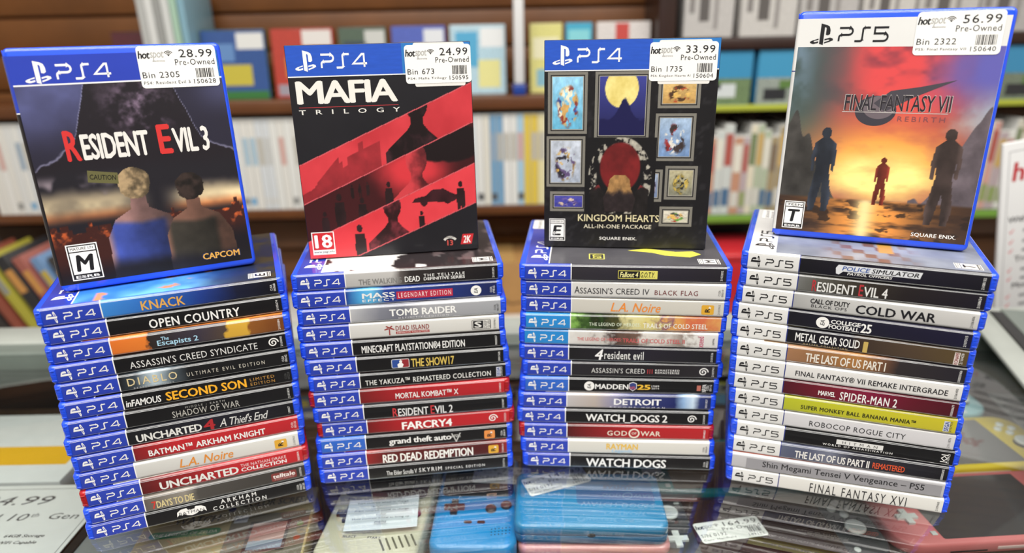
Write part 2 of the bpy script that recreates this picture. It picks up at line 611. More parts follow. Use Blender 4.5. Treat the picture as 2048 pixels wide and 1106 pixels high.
CASES = {
 (1,0): ((-283.9,537.4,176.4,20.15), [('KNACK', -16.9, 13.0, 3, 10.5, 'd8a452', 0.03, 0, 1)], ['CUSA', '00068'], 'e8e8e6'),
 (1,1): ((-281.9,537.2,161.7,19.60), [('OPEN COUNTRY', -15.4, 48.7, 2.6, 10, 'e8e8e6', 0.035, 0, 1.1)], ['2105674'], 'e8e8e6'),
 (1,2): ((-280.4,534.5,147.0,18.53), [('The', -8.5, -3.0, 7.6, 10.6, 'a9d4ea', 0.03, 0, 1), ('Escapists 2', -11.6, 17.1, 2.2, 8, 'a9d4ea', 0.03, 0, 1)], ['2102084'], 'e8e8e6'),
 (1,3): ((-281.1,532.9,132.3,19.31), [("ASSASSIN'S CREED SYNDICATE", -32.5, 58.4, 3.6, 9.4, 'd6d6d4', 0, 0, 1.05)], ['2100848'], 'e8e8e6'),
 (1,4): ((-279.9,532.1,117.6,18.97), [('DIABLO', -37.2, -2.6, 4.6, 11, 'd9c79a', 0.01, 0, 1.3), ('REAPER OF SOULS', -33.7, -5.7, 1.6, 3, 'b9b9b9', 0, 0, 1.4), ('ULTIMATE EVIL EDITION', 4.1, 61.4, 5, 8.2, 'c9c4b8', 0, 0, 1.5)], ['CUSA', '00242'], 'e8e8e6'),
 (1,5): ((-279.2,529.7,102.9,19.08), [('inFAMOUS', -41.1, -16.5, 3.2, 9, 'e8e8e6', 0.04, 0.15, 0.95), ('SECOND SON', -13.2, 45.5, 3, 10.6, 'f0ae2c', 0.05, 0, 1), ('LIMITED', 48.4, 66.9, 7.6, 10.2, 'b98a45', 0, 0, 1.3), ('EDITION', 48.4, 66.9, 3.6, 6.2, 'b98a45', 0, 0, 1.3)], ['CUSA', '00223'], '555555'),
 (1,6): ((-279.3,527.6,88.2,19.04), [('MIDDLE - EARTH', -0.4, 28.3, 9.6, 11.2, 'aaaaa6', 0, 0, 1.5), ('SHADOW OF WAR', -10.4, 38.8, 3, 8.6, 'b4b2ac', 0, 0, 1.05)], ['2101824'], 'e8e8e6'),
 (1,7): ((-280.6,525.7,73.5,19.30), [('UNCHARTED', -36.8, 10.2, 2.8, 9.4, 'dcdcd8', 0.05, 0, 0.95), ('4', 11.3, 20.0, 2.2, 11.6, 'a8252b', 0.05, 0, 1), ("A Thief's End", 22.9, 60.4, 3, 10.4, 'd8d8d6', 0, 0.35, 0.9)], ['10007'], 'e8e8e6'),
 (1,8): ((-279.0,525.9,58.8,19.37), [('BATMAN™ ARKHAM KNIGHT', -32.5, 54.2, 3.6, 9.2, 'e8e8e6', 0.04, 0, 1)], ['CUSA', '00135'], 'e8e8e6'),
 (1,9): ((-280.2,524.6,44.1,19.39), [('L.A. Noire', -11.6, 28.8, 3, 10.8, 'd98a35', 0.02, 0.3, 1)], ['2102963'], '777777'),
 (1,10): ((-278.6,522.9,29.4,19.79), [('UNCHARTED', -29.6, 29.3, 2.6, 9.8, 'dcdcd8', 0.05, 0, 0.95), ('THE NATHAN DRAKE', 31.2, 67.0, 7.8, 10.6, 'e6cfcf', 0, 0, 1.05), ('COLLECTION', 31.2, 67.0, 3.4, 7, 'e8e8e6', 0.04, 0, 1)], ['3003804'], 'e8e8e6'),
 (1,11): ((-278.5,521.0,14.7,20.13), [('7', -37.7, -34.3, 2.6, 9.6, 'c8382c', 0.04, 0, 1), ('DAYS TO DIE', -34.3, -6.7, 2.6, 9.2, 'd6c690', 0.04, 0, 0.95)], ['2100765'], 'e8e8e6'),
 (1,12): ((-279.7,520.5,0.0,19.89), [('ARKHAM', 13.2, 40.8, 8, 12, 'e8e8e6', 0.01, 0, 1.5), ('COLLECTION', 6.6, 48.3, 2.8, 6.6, 'e8e8e6', 0.01, 0, 1.5)], ['CUSA', '04607', '00135'], 'e8e8e6'),
 (2,0): ((-99.4,583.1,176.4,6.85), [('THE WALKING', -32.4, 1.9, 3, 7.8, '7f7e7c', 0.03, 0, 1), ('DEAD', 4.4, 16.7, 3.2, 8, 'e8e8e6', 0.04, 0, 1), ('THE TELLTALE', 19.7, 53.2, 6.9, 9.3, 'e8e8e6', 0.02, 0, 1.3), ('DEFINITIVE SERIES', 19.7, 53.2, 3.7, 6.3, 'e8e8e6', 0.03, 0, 1)], ['2105295'], 'e8e8e6'),
 (2,1): ((-100.7,582.1,161.7,7.03), [('MASS', -29.6, -3.1, 6, 10.6, 'e8e8e6', 0.04, 0, 1), ('EFFECT', -29.6, -3.1, 3, 5.2, 'e8e8e6', 0.02, 0, 1.3), ('LEGENDARY EDITION', -0.6, 42.4, 5, 9.2, 'f3dadb', 0.01, 0, 1.4)], ['CUSA', '19515'], 'e8e8e6'),
 (2,2): ((-96.9,580.0,147.0,6.15), [('TOMB RAIDER', -11.3, 43.6, 4.6, 10.8, 'f2f2f0', 0.045, 0, 1), ('DEFINITIVE EDITION', -4.1, 36.8, 2.2, 3.6, 'e6e6e6', 0, 0, 1.6)], ['CUSA', '00107'], '333333'),
 (2,3): ((-98.7,579.8,132.3,6.12), [('DEAD ISLAND', -5.5, 22.1, 6.2, 10.6, '8c2c28', 0.03, 0, 1.1), ('DEFINITIVE COLLECTION', -4.5, 21.1, 3.6, 5, 'f0d8d4', 0.01, 0, 1.1)], ['2100961'], '555555'),
 (2,4): ((-97.9,578.2,117.6,6.18), [('MINECRAFT PLAYSTATION®4 EDITION', -35.3, 50.2, 3, 10, 'e8e8e6', 0.03, 0, 1)], ['3000557'], 'e8e8e6'),
 (2,5): ((-95.9,576.7,102.9,6.38), [('THE SHOW17', 2.3, 38.4, 2.8, 10.6, 'd8bc5c', 0.03, 0, 0.95)], ['3001568'], 'e8e8e6'),
 (2,6): ((-95.3,576.1,88.2,7.28), [('THE YAKUZA™ REMASTERED COLLECTION', -38.5, 67.5, 3.6, 8.6, 'e2e2de', 0.02, 0, 1.1)], ['2105293'], 'e8e8e6'),
 (2,7): ((-96.1,575.3,73.5,6.60), [('MORTAL KOMBAT™ X', -12.9, 40.5, 3.6, 9.2, 'e8e8e6', 0.03, 0, 1)], ['2104043'], 'e8e8e6'),
 (2,8): ((-93.6,573.9,58.8,6.34), [('R', -18.4, -14.1, 2, 10.4, 'c2363c', 0.03, 0, 1), ('ESIDENT', -13.8, 12.0, 2, 9.6, 'dedede', 0.03, 0, 1), ('E', 13.9, 17.2, 2, 10.4, 'c2363c', 0.03, 0, 1), ('VIL 2', 17.4, 33.0, 2, 9.6, 'dedede', 0.03, 0, 1)], ['2102987'], 'e8e8e6'),
 (2,9): ((-92.2,574.8,44.1,6.42), [('FARCRY4', -13.3, 30.1, 2.6, 10.2, 'f2efec', 0.05, 0, 0.95)], ['2102525'], 'e8e8e6'),
 (2,10): ((-94.4,572.6,29.4,6.41), [('grand theft auto', -23.0, 31.1, 3, 10.6, 'e8e8e6', 0.04, 0, 0.95)], ['CUSA', '00419'], 'e8e8e6'),
 (2,11): ((-95.1,570.9,14.7,6.60), [('RED DEAD REDEMPTION', -28.8, 50.2, 2, 10.6, 'ecebe6', 0.05, 0, 0.95)], ['2109419'], 'e8e8e6'),
 (2,12): ((-94.4,570.2,0.0,6.44), [('The Elder Scrolls V', -27.2, -0.7, 4, 8.6, 'dddddb', 0.02, 0, 1), ('SKYRIM', 1.1, 21.2, 4.6, 8.8, 'e8e8e6', 0.01, 0, 1.3), ('SPECIAL EDITION', 24.4, 59.5, 5, 7.6, 'e8e8e6', 0.01, 0, 1.4)], ['2101716'], 'e8e8e6'),
 (3,0): ((98.1,580.9,176.4,-6.17), [('Fallout 4', -3.6, 11.0, 4.6, 9.2, 'efe9a0', 0.03, 0.2, 0.95), ('G.O.T.Y.', 12.8, 24.0, 4.6, 9.2, '20201e', 0.03, 0.2, 1)], ['2103202'], 'e8e8e6'),
 (3,1): ((99.7,581.5,161.7,-6.94), [('A', -40.5, -36.3, 4, 10.4, '26262a', 0, 0, 1), ("SSASSIN'S CREED IV", -36.1, 20.0, 4, 9.4, '26262a', 0, 0, 1), ('BLACK FLAG', 24.3, 58.6, 4.2, 8.4, '6b2326', 0, 0, 1.15)], ['CUSA', '00010'], '555555'),
 (3,2): ((99.7,582.3,147.0,-6.92), [('L.A. Noire', -10.6, 30.0, 3, 11, 'e58c3a', 0.02, 0.3, 1)], ['2102965'], '777777'),
 (3,3): ((97.7,582.3,132.3,-5.75), [('THE LEGEND OF HEROES:', -27.3, 15.0, 4.6, 7.6, 'dce6d0', 0.01, 0, 1.05), ('TRAILS OF COLD STEEL', 17.1, 69.5, 3.4, 7.8, 'ecebe0', 0.02, 0, 1.05)], [], 'e8e8e6'),
 (3,4): ((97.1,582.7,117.6,-6.30), [('THE LEGEND OF HEROES:', -35.8, 1.2, 5.2, 8.2, 'cf6a6a', 0.01, 0, 1), ('TRAILS OF COLD STEEL II', 2.3, 53.4, 4.4, 8.2, 'c95a5c', 0.02, 0, 1)], ['26PM6'], '444444'),
 (3,5): ((96.8,582.8,102.9,-6.03), [('4', -20.5, -13.6, 2, 12, 'eeeeee', 0.03, 0.2, 1), ('resident evil', -12.5, 20.4, 3, 10.6, 'e8e8e6', 0.015, 0, 1.1)], ['2101536'], 'e8e8e6'),
 (3,6): ((97.9,582.7,88.2,-4.85), [("ASSASSIN'S CREED", -25.6, 19.7, 4.4, 9.2, 'd2d2d0', 0, 0, 1.1), ('III', 21.8, 26.1, 4.4, 8.8, 'b03a3e', 0.01, 0, 1.2), ('REMASTERED', 28.4, 48.6, 7, 8.8, 'e8e8e6', 0.02, 0, 1.3), ('REMASTERISE', 28.4, 48.6, 4.6, 6.4, 'e8e8e6', 0.02, 0, 1.2)], ['2103741'], 'e8e8e6'),
 (3,7): ((95.2,581.6,73.5,-4.44), [('MADDEN', -20.1, 8.4, 4.2, 9.2, 'e8e8e6', 0.05, 0, 1), ('25', 15.8, 27.3, 4.2, 9.2, 'e6b83c', 0.06, 0, 0.95), ('1989', 28.1, 34.5, 7, 8.6, 'e8e8e6', 0, 0, 1), ('2014', 28.1, 34.5, 4.8, 6.4, 'e8e8e6', 0, 0, 1)], ['CUSA', '00112'], 'e8e8e6'),
 (3,8): ((93.4,580.1,58.8,-4.24), [('DETROIT', -2.2, 38.5, 4.4, 10.6, 'f0f0f0', 0.05, 0, 1), ('BECOME HUMAN', -5.5, 41.7, 1.6, 3, 'dddde2', 0, 0, 2.0)], ['3001827'], 'dddddd'),
 (3,9): ((92.3,578.6,44.1,-4.38), [('WATCH_DOGS 2', -25.1, 45.5, 2, 10.6, 'e8e8e6', 0.04, 0, 0.95)], ['2103049'], 'e8e8e6'),
 (3,10): ((93.3,578.0,29.4,-3.99), [('GOD', -7.5, 9.9, 4, 9, 'e6dccb', 0.02, 0, 1.1), ('OF', 13.8, 18.0, 5.4, 7.8, 'e6dccb', 0.03, 0, 1), ('WAR', 21.5, 38.8, 4, 9, 'e6dccb', 0.02, 0, 1.05)], ['3004857'], 'e8e8e6'),
 (3,11): ((94.7,576.3,14.7,-4.14), [('RAYMAN', -9.3, 18.4, 5.4, 11.4, 'e0b64a', 0.05, 0, 1), ('Legends', -4.3, 13.5, 1.6, 5.4, '9cc3e0', 0.03, 0, 1)], ['CUSA', '00069'], '444444'),
 (3,12): ((96.5,575.5,0.0,-4.35), [('WATCH DOGS', -28.5, 42.2, 2, 10.8, 'e8e8e6', 0.04, 0, 0.95)], ['CUSA', '00021'], 'e8e8e6'),
 (4,0): ((284.6,532.1,191.1,-22.58), [('POLICE', -13.4, 5.3, 6.4, 9.8, '3a5aa0', 0.03, 0.2, 1), ('SIMULATOR', 6.3, 36.9, 6.4, 9.8, '15151c', 0.03, 0.2, 1), ('PATROL OFFICERS', -9.5, 20.3, 3.2, 5.2, 'e8e8e6', 0.03, 0.2, 1)], ['2108132'], 'e8e8e6'),
 (4,1): ((284.7,532.8,176.4,-22.11), [('R', -32.4, -29.1, 2.2, 11.2, 'b0343a', 0.03, 0, 1), ('ESIDENT', -28.8, -2.2, 2.2, 10, 'dededc', 0.03, 0, 1), ('E', -0.2, 2.8, 2.2, 11.2, 'b0343a', 0.03, 0, 1), ('VIL 4', 3.1, 19.0, 2.2, 10, 'dededc', 0.03, 0, 1)], ['2108624'], 'e8e8e6'),
 (4,2): ((283.8,532.7,161.7,-22.74), [('CALL OF DUTY', -30.4, -2.9, 6.8, 10.8, '1a1a1e', 0.04, 0, 0.95), ('BLACK OPS', -29.4, -4.5, 3.6, 6, '2a2a2e', 0, 0, 1.15), ('COLD WAR', 1.4, 54.0, 2.8, 10, '1a1a20', 0.04, 0, 1)], ['2106406'], '444444'),
 (4,3): ((282.6,532.2,147.0,-23.49), [('COLLEGE', -12.2, 8.4, 7, 10.4, 'e8e8e6', 0.05, 0, 0.95), ('FOOTBALL', -13.2, 7.9, 2.8, 6.4, 'e8e8e6', 0.05, 0, 0.95), ('25', 8.7, 16.1, 2.8, 10.4, 'e8e8e6', 0.05, 0, 0.95)], ['2107515'], 'e8e8e6'),
 (4,4): ((281.6,532.3,132.3,-22.06), [('METAL GEAR SOLID', -36.4, 9.3, 4, 11, 'e8e8e6', 0.03, 0, 1), ('MASTER COLLECTION', -30.1, 1.3, 1.6, 2.9, 'b7a677', 0, 0, 1.6), ('1', 11.7, 14.9, 1.6, 10.6, 'bfa45c', 0.03, 0, 1)], ['2110428'], 'e8e8e6'),
 (4,5): ((280.5,531.2,117.6,-20.14), [('THE LAST OF US PART I', -28.9, 27.6, 2.8, 10.4, 'e3ddd2', 0.035, 0, 0.95)], ['1000030406'], 'e8e8e6'),
 (4,6): ((280.4,530.8,102.9,-19.81), [('FINAL FANTASY® VII REMAKE INTERGRADE', -34.8, 71.3, 4.4, 9.2, '1c1c20', 0.02, 0, 1.05)], ['2106480'], '444444'),
 (4,7): ((280.6,531.3,88.2,-19.61), [('MARVEL', -16.4, -3.9, 4.4, 8.6, 'e8e8e6', 0.04, 0, 0.9), ('SPIDER-MAN 2', -0.7, 39.6, 2.6, 10, 'e8e8e6', 0.03, 0, 1.1)], ['1000038679'], 'e8e8e6'),
 (4,8): ((282.0,531.2,73.5,-19.07), [('SUPER MONKEY BALL BANANA MANIA™', -29.4, 53.1, 4.4, 8.2, '2a2c16', 0.04, 0, 1.1)], ['2107935'], '444444'),
 (4,9): ((283.4,531.3,58.8,-18.65), [('ROBOCOP ROGUE CITY', -23.0, 46.8, 4.2, 9, '2a2a2e', 0, 0, 1.1)], ['2111876'], '555555'),
 (4,10): ((284.6,530.5,44.1,-17.87), [('HITMAN', 1.1, 26.7, 7, 9.4, '1c1c1e', 0, 0, 2.0), ('WORLD OF ASSASSINATION', -13.2, 38.0, 3.6, 5.4, 'e8e8e6', 0.02, 0, 1.4)], ['2110923'], 'e8e8e6'),
 (4,11): ((282.5,530.2,29.4,-17.43), [('THE LAST OF US PART II', -31.6, 24.6, 2.8, 9.6, 'e6e4e0', 0.035, 0, 0.95), ('REMASTERED', 27.0, 50.2, 3.6, 9, 'd8552f', 0.03, 0, 0.95)], ['1000030495'], 'e8e8e6'),
 (4,12): ((281.5,529.1,14.7,-16.78), [('Shin Megami Tensei V Vengeance – PS5', -55.7, 66.3, 3, 10.4, '1c1c20', 0.01, 0, 1)], [], 'e8e8e6'),
 (4,13): ((283.2,528.4,0.0,-17.03), [('FINAL FANTASY XVI', -18.2, 54.3, 2, 10.8, '1a1a1e', 0, 0, 1.3)], ['2109460'], '444444'),
}
MARKS = [
 ('swirl',1,3,67.3,73.7),
 ('rstar',1,9,61.1,70.8),
 ('telltale',1,11,53.1,73.4),
 ('bat',1,12,-20.5,1.8),
 ('redbox',2,1,-2.1,43.8),
 ('ea',2,1,58.6,67.4),
 ('palm',2,3,-14.8,-6.6),
 ('dibox',2,3,-5.5,22.1),
 ('deep',2,3,57.4,73.4),
 ('mlb',2,5,-14.0,0.9),
 ('sega',2,6,72.2,75.7),
 ('swirl',2,9,61.6,70.0),
 ('vee',2,10,29.9,40.6),
 ('rstar_o',2,10,60.0,69.4),
 ('rstar',2,11,63.8,72.8),
 ('falloutbox',3,0,-5.1,12.3),
 ('gotybox',3,0,11.0,26.3),
 ('rstar',3,2,62.6,72.5),
 ('xseed',3,4,63.7,68.8),
 ('swirl',3,6,64.5,72.7),
 ('ea',3,7,-29.5,-20.6),
 ('nfl',3,7,8.6,15.8),
 ('nflpa',3,7,66.3,74.3),
 ('swirl',3,9,62.9,69.2),
 ('ring',3,10,11.3,20.6),
 ('polbox',4,0,-17.1,38.3),
 ('ea',4,3,-22.5,-13.2),
 ('konami',4,4,71.6,75.1),
 ('sega',4,8,71.8,75.8),
 ('hitbox',4,10,-3.3,30.8),
 ('ioi',4,10,71.5,76.3),
 ('greylabel',4,12,-68.6,78.4),
]
# ------------------------------------------------------------------ game cases
CL, CW, CT = 171.0, 135.0, 14.5            # spine length, depth, thickness
BLUE = mat('2450e2', 0.2, 0.4, name='blue_plastic')
RED = mat('a31a1e', 0.2, 0.4, name='red_plastic')
BODY = loft(CL, CW, 4.0, [(0, 2.2), (0.5, 0.9), (2.0, 0.0), (6.9, 0.0), (7.05, 0.35), (7.35, 0.35), (7.5, 0.0), (CT - 2.0, 0.0), (CT - 0.5, 0.9), (CT, 2.2)], n=5, angle=60, name='case_shell')
SPF = [(-65.4, CT + .12), (-65.91, CT +0.07), (-66.39, CT -0.08), (-66.84, CT -0.32), (-67.24, CT -0.64), (-67.56, CT -1.04), (-67.80, CT -1.49), (-67.95, CT -1.97), (-68.00, CT -2.48), (-68.03, CT * .5), (-68.00, 2.58), (-67.95, 2.07), (-67.80, 1.59), (-67.56, 1.14), (-67.24, 0.74), (-66.84, 0.42), (-66.39, 0.18), (-65.91, 0.03)]


def wrap_data(x0, x1, prof, nx=1):
    V, Fc = [], []
    n = len(prof)
    for k in range(nx + 1):
        x = x0 + (x1 - x0) * k / nx
        V += [(x, y, z) for y, z in prof]
    for k in range(nx):
        for j in range(n - 1):
            a = k * n + j
            Fc.append((a, a + 1, a + n + 1, a + n))
    return mesh('sheet', V, Fc, True)


TOPF = [(65.0, CT + .12), (-65.4, CT + .12)]
BX0, BX1, DX1, TX1 = -80.2, -43.2, -42.4, 80.2
FX0, FX1 = -61.4, -60.4                    # the band is narrower on the front cover
BAND = wrap_data(BX0, BX1, SPF)
DIVI = wrap_data(BX1, DX1, SPF)
FBAND = wrap_data(BX0, FX0, TOPF)
FDIVI = wrap_data(FX0, FX1, TOPF)
SPIN = wrap_data(DX1, TX1, SPF)
SPIN_FULL = wrap_data(BX0, TX1, SPF)
FRON = wrap_data(FX1, TX1, TOPF)
FRON_FULL = wrap_data(BX0, TX1, TOPF)
def strip(z0, z1, y0, y1):
    return [(BX0 - .4, y0, z0), (TX1 + .4, y0, z0), (TX1 + .4, y1, z1), (BX0 - .4, y1, z1)]


GLINT = mesh('glint_strips', strip(1.35, 1.62, -67.86, -67.98) + strip(CT - 1.55, CT - 1.3, -68.0, -67.9), [(0, 1, 2, 3), (4, 5, 6, 7)])  # pale strips painted as highlight lines along both spine edges
CLIP = box_data(3.2, 0.7, 1.0, 0.2)
SHORT = box_data(0.7, 0.5, 10.4, 0.2)
SPB = frame((1, 0, 0), (0, 0, 1), (0, -1, 0), (0, -68.06, 0))      # writing along the spine
SVB = frame((0, 0, 1), (-1, 0, 0), (0, -1, 0), (0, -68.06, 0))     # writing across the spine (u = z, v = -x)
FRB = frame((0, 1, 0), (-1, 0, 0), (0, 0, 1), (CL / 2, -CW / 2, CT + .13))   # front cover, origin bottom left, u right, v up

# marks of the console maker: an upright bar with a bowl over two flat wings, and wide line lettering
_SYM = polys_data([
    [(42, 8), (58, 2), (58, 58), (58, 82), (62, 83), (65, 78), (65, 48), (74, 46), (82, 52), (82, 70), (77, 86), (66, 93), (42, 100)],
    [(38, 32), (12, 23), (3, 17), (6, 11), (18, 7), (38, 12), (38, 20), (24, 16), (18, 18), (22, 22), (38, 26)],
    [(62, 9), (84, 17), (97, 24), (95, 32), (84, 36), (62, 30), (62, 23), (76, 27), (83, 26), (80, 22), (62, 16)]])
_SYM.materials.append(mat('e8e8e6', 0.4, 0.5))


def _pscale(paths, ox, w, h):
    return [[(ox + x * w, y * h) for x, y in p] for p in paths]


_P = [[(0, 1), (.72, 1)] + arc(.72, .74, .26, 90, -90, 6) + [(.22, .48)] + arc(.22, .30, .20, 90, 180, 4, .18) + [(.02, 0)]]
_S = [[(1, 1), (.62, 1)] + arc(.62, .88, .14, 90, 180, 4, .12) + [(.48, .12)] + arc(.34, .12, .14, 0, -90, 4, .12) + [(-.05, 0)]]
_4 = [[(1.12, .27), (.02, .27), (.74, .98), (.9, .98), (.9, 0)]]
_5 = [[(1.02, 1), (.06, 1), (.06, .56), (.76, .56)] + arc(.76, .28, .26, 90, -90, 6, .28) + [(0, 0)]]


def word(digit):
    h, w = 5.0, 6.0
    me = strokes_data(_pscale(_P, 0, w, h) + _pscale(_S, 7.4, w, h) + _pscale(digit, 15.0, w, h), 0.82)
    me.materials.append(mat('e8e8e6', 0.4, 0.5))
    return me


WORD4, WORD5 = word(_4), word(_5)
GLINT_GREY = mat('c8cacc', .15, 1.0, name='glint_paint')  # flat light grey of the painted edge highlights
WHITE_INK = mat('ecebe8', 0.4, 0.5)
BLACK_INK = mat('17171b', 0.4, 0.5)
BAND4 = mat('2b40ac', 0.3, 1.0, noise=.05, nscale=25)
BAND4C = mat('2a86cc', 0.3, 0.7, noise=.05, nscale=25)
BAND4B = mat('2f62c0', 0.3, 0.7, noise=.05, nscale=25)
BAND5 = mat('d9d9d7', 0.3, 1.0, noise=.02, nscale=25)
NAVY = mat('2a3478', 0.4, 0.5)


def game_case(name, ps, spine, top, shell, band=None, plain=False, rear=False):
    root = empty(name, (0, 0, 0))
    b = new_obj('shell', BODY, root, shell)
    for sx in (-1, 1):
        for zz in (2.6, 10.6):
            new_obj('hinge_clip', CLIP, root, shell, T(sx * 82.6, -67.45, zz))
        new_obj('hinge_rib', SHORT, root, shell, T(sx * 81.0, -67.45, 2.0))
    band = band or (BAND4 if ps == 4 else BAND5)
    new_obj('sleeve_glint', GLINT, root, GLINT_GREY)
    if plain:
        new_obj('spine_print', SPIN_FULL, root, spine)
        new_obj('front_print', FRON_FULL, root, top)
        return root
    new_obj('platform_band', BAND, root, band)
    new_obj('cover_band', FBAND, root, band)
    new_obj('cover_divider', FDIVI, root, WHITE_INK if ps == 4 else band)
    new_obj('divider_line', DIVI, root, WHITE_INK if ps == 4 else NAVY)
    new_obj('spine_print', SPIN, root, spine)
    new_obj('front_print', FRON, root, top)
    ink = WHITE_INK if ps == 4 else BLACK_INK
    put('platform_symbol', root, SVB, _SYM, 2.0, 70.6, ink, sx=.098, sy=.074)
    put('platform_lettering', root, SPB, WORD4 if ps == 4 else WORD5, -66.8, 4.3, ink, sx=.92, sy=1.0)
    return root


def front_logo(root, ps, sx=1.0):
    ink = WHITE_INK if ps == 4 else BLACK_INK
    put('cover_symbol', root, FRB, _SYM, 9, CL - 24.2, ink, sx=.165, sy=.155)
    put('cover_lettering', root, FRB, WORD4 if ps == 4 else WORD5, 28.5, CL - 21.3, ink, sx=1.5 * sx, sy=1.85)


def rating(root, base, u, v, w, h, letter, head, foot='ESRB', tilt=0.0):
    p = put_quad('rating_label', root, base, u, u + w, v, v + h, WHITE_INK, .05)
    s = Matrix.Diagonal((1 / (w * MM), 1 / (h * MM), 1, 1))
    bm = s @ T(0, 0, 0)
    put_quad('rating_border', p, bm, .04 * w, .96 * w, .03 * h, .97 * h, BLACK_INK, .02)
    put_quad('rating_field', p, bm, .08 * w, .92 * w, .80 * h, .94 * h, WHITE_INK, .04)
    put_quad('rating_field', p, bm, .08 * w, .92 * w, .17 * h, .77 * h, WHITE_INK, .04)
    put_text('rating_lettering', p, bm, head, .13 * w, .87 * w, .835 * h, .91 * h, '17171b', .01, lift=.06)
    put_text('rating_letter', p, bm, letter, .2 * w, .8 * w, .24 * h, .70 * h, '17171b', .06, .12, lift=.06)
    put_text('rating_lettering', p, bm, foot, .12 * w, .88 * w, .055 * h, .13 * h, 'ecebe8', .04, lift=.06)
    return p


_WIFI = strokes_data([arc(0, 0, 1.2, 35, 145, 6), arc(0, 0, 2.2, 35, 145, 8), arc(0, 0, 3.2, 35, 145, 8)], .5)
_WIFI.materials.append(BLACK_INK)
_DOT = poly_data(arc(0, 0, .55, 0, 345, 11))
_DOT.materials.append(BLACK_INK)


def barcode(seed, w, h):
    rs = random.Random(seed)
    x, pl = 0.0, []
    while x < w - .6:
        b = rs.choice((.25, .45, .7))
        pl.append([(x, 0), (x + b, 0), (x + b, h), (x, h)])
        x += b + rs.choice((.25, .4, .6))
    me = polys_data(pl)
    me.materials.append(BLACK_INK)
    return me


def price_sticker(root, base, u, v, price, mid, low, num, w=52.0, h=29.0, rot=0.0, under=True, name='price_sticker'):
    wm = mat('e9e8e4', 0.55)
    if under:
        put('old_sticker', root, base, loft(40, 33, 1.5, [(0, 0), (.1, 0)], n=4, smooth=False), u + w / 2 + 1, v + h / 2 - .4, mat('dfddd8', .55), .06, rot=rot)
    p = put(name, root, base, loft(w, h, 2.6, [(0, 0), (.12, 0)], n=5, smooth=False), u + w / 2, v + h / 2, wm, .2, rot=rot)
    B = T(-w / 2, -h / 2, .13)
    put_text('shop_lettering', p, B, 'hot', 0.6, 8.4, h - 8.6, h - 3.2, '17171b', .05, .15, .9)
    put_text('shop_lettering', p, B, 'spot', 8.4, 17.4, h - 9.8, h - 3.6, 'a9a9a6', .01, .15, .9)
    put_text('shop_lettering', p, B, 'electronics', 9.6, 17.6, h - 10.8, h - 9.5, '55555a', 0, .1)
    put('wireless_mark', p, B, _WIFI, 20.5, h - 6.8, BLACK_INK)
    put('wireless_mark', p, B, _DOT, 20.5, h - 6.6, BLACK_INK)
    put_text('price_lettering', p, B, price, 27.5, w - 2.4, h - 8.2, h - 2.6, '1d1d22', .005, 0, 1.1)
    put_text('price_lettering', p, B, 'Pre-Owned', 24.0, w - 1.6, h - 13.6, h - 9.4, '1d1d22', 0, 0, 1.1)
    put_text('bin_lettering', p, B, mid, 1.6, 25.5 if len(mid) > 7 else 22.5, 7.0, 11.2, '1d1d22', 0, 0, 1.1)
    put_text('item_lettering', p, B, low, 1.6, 32.0, 2.6, 4.8, '2b2b30', 0, 0, 1.1)
    put('barcode', p, B, barcode(num, 12.5, 6.6), w - 15.2, 6.4, BLACK_INK)
    put_text('number_lettering', p, B, str(num), w - 17.5, w - 2.6, 2.2, 5.4, '1d1d22', 0, 0, 1.1)
    return p


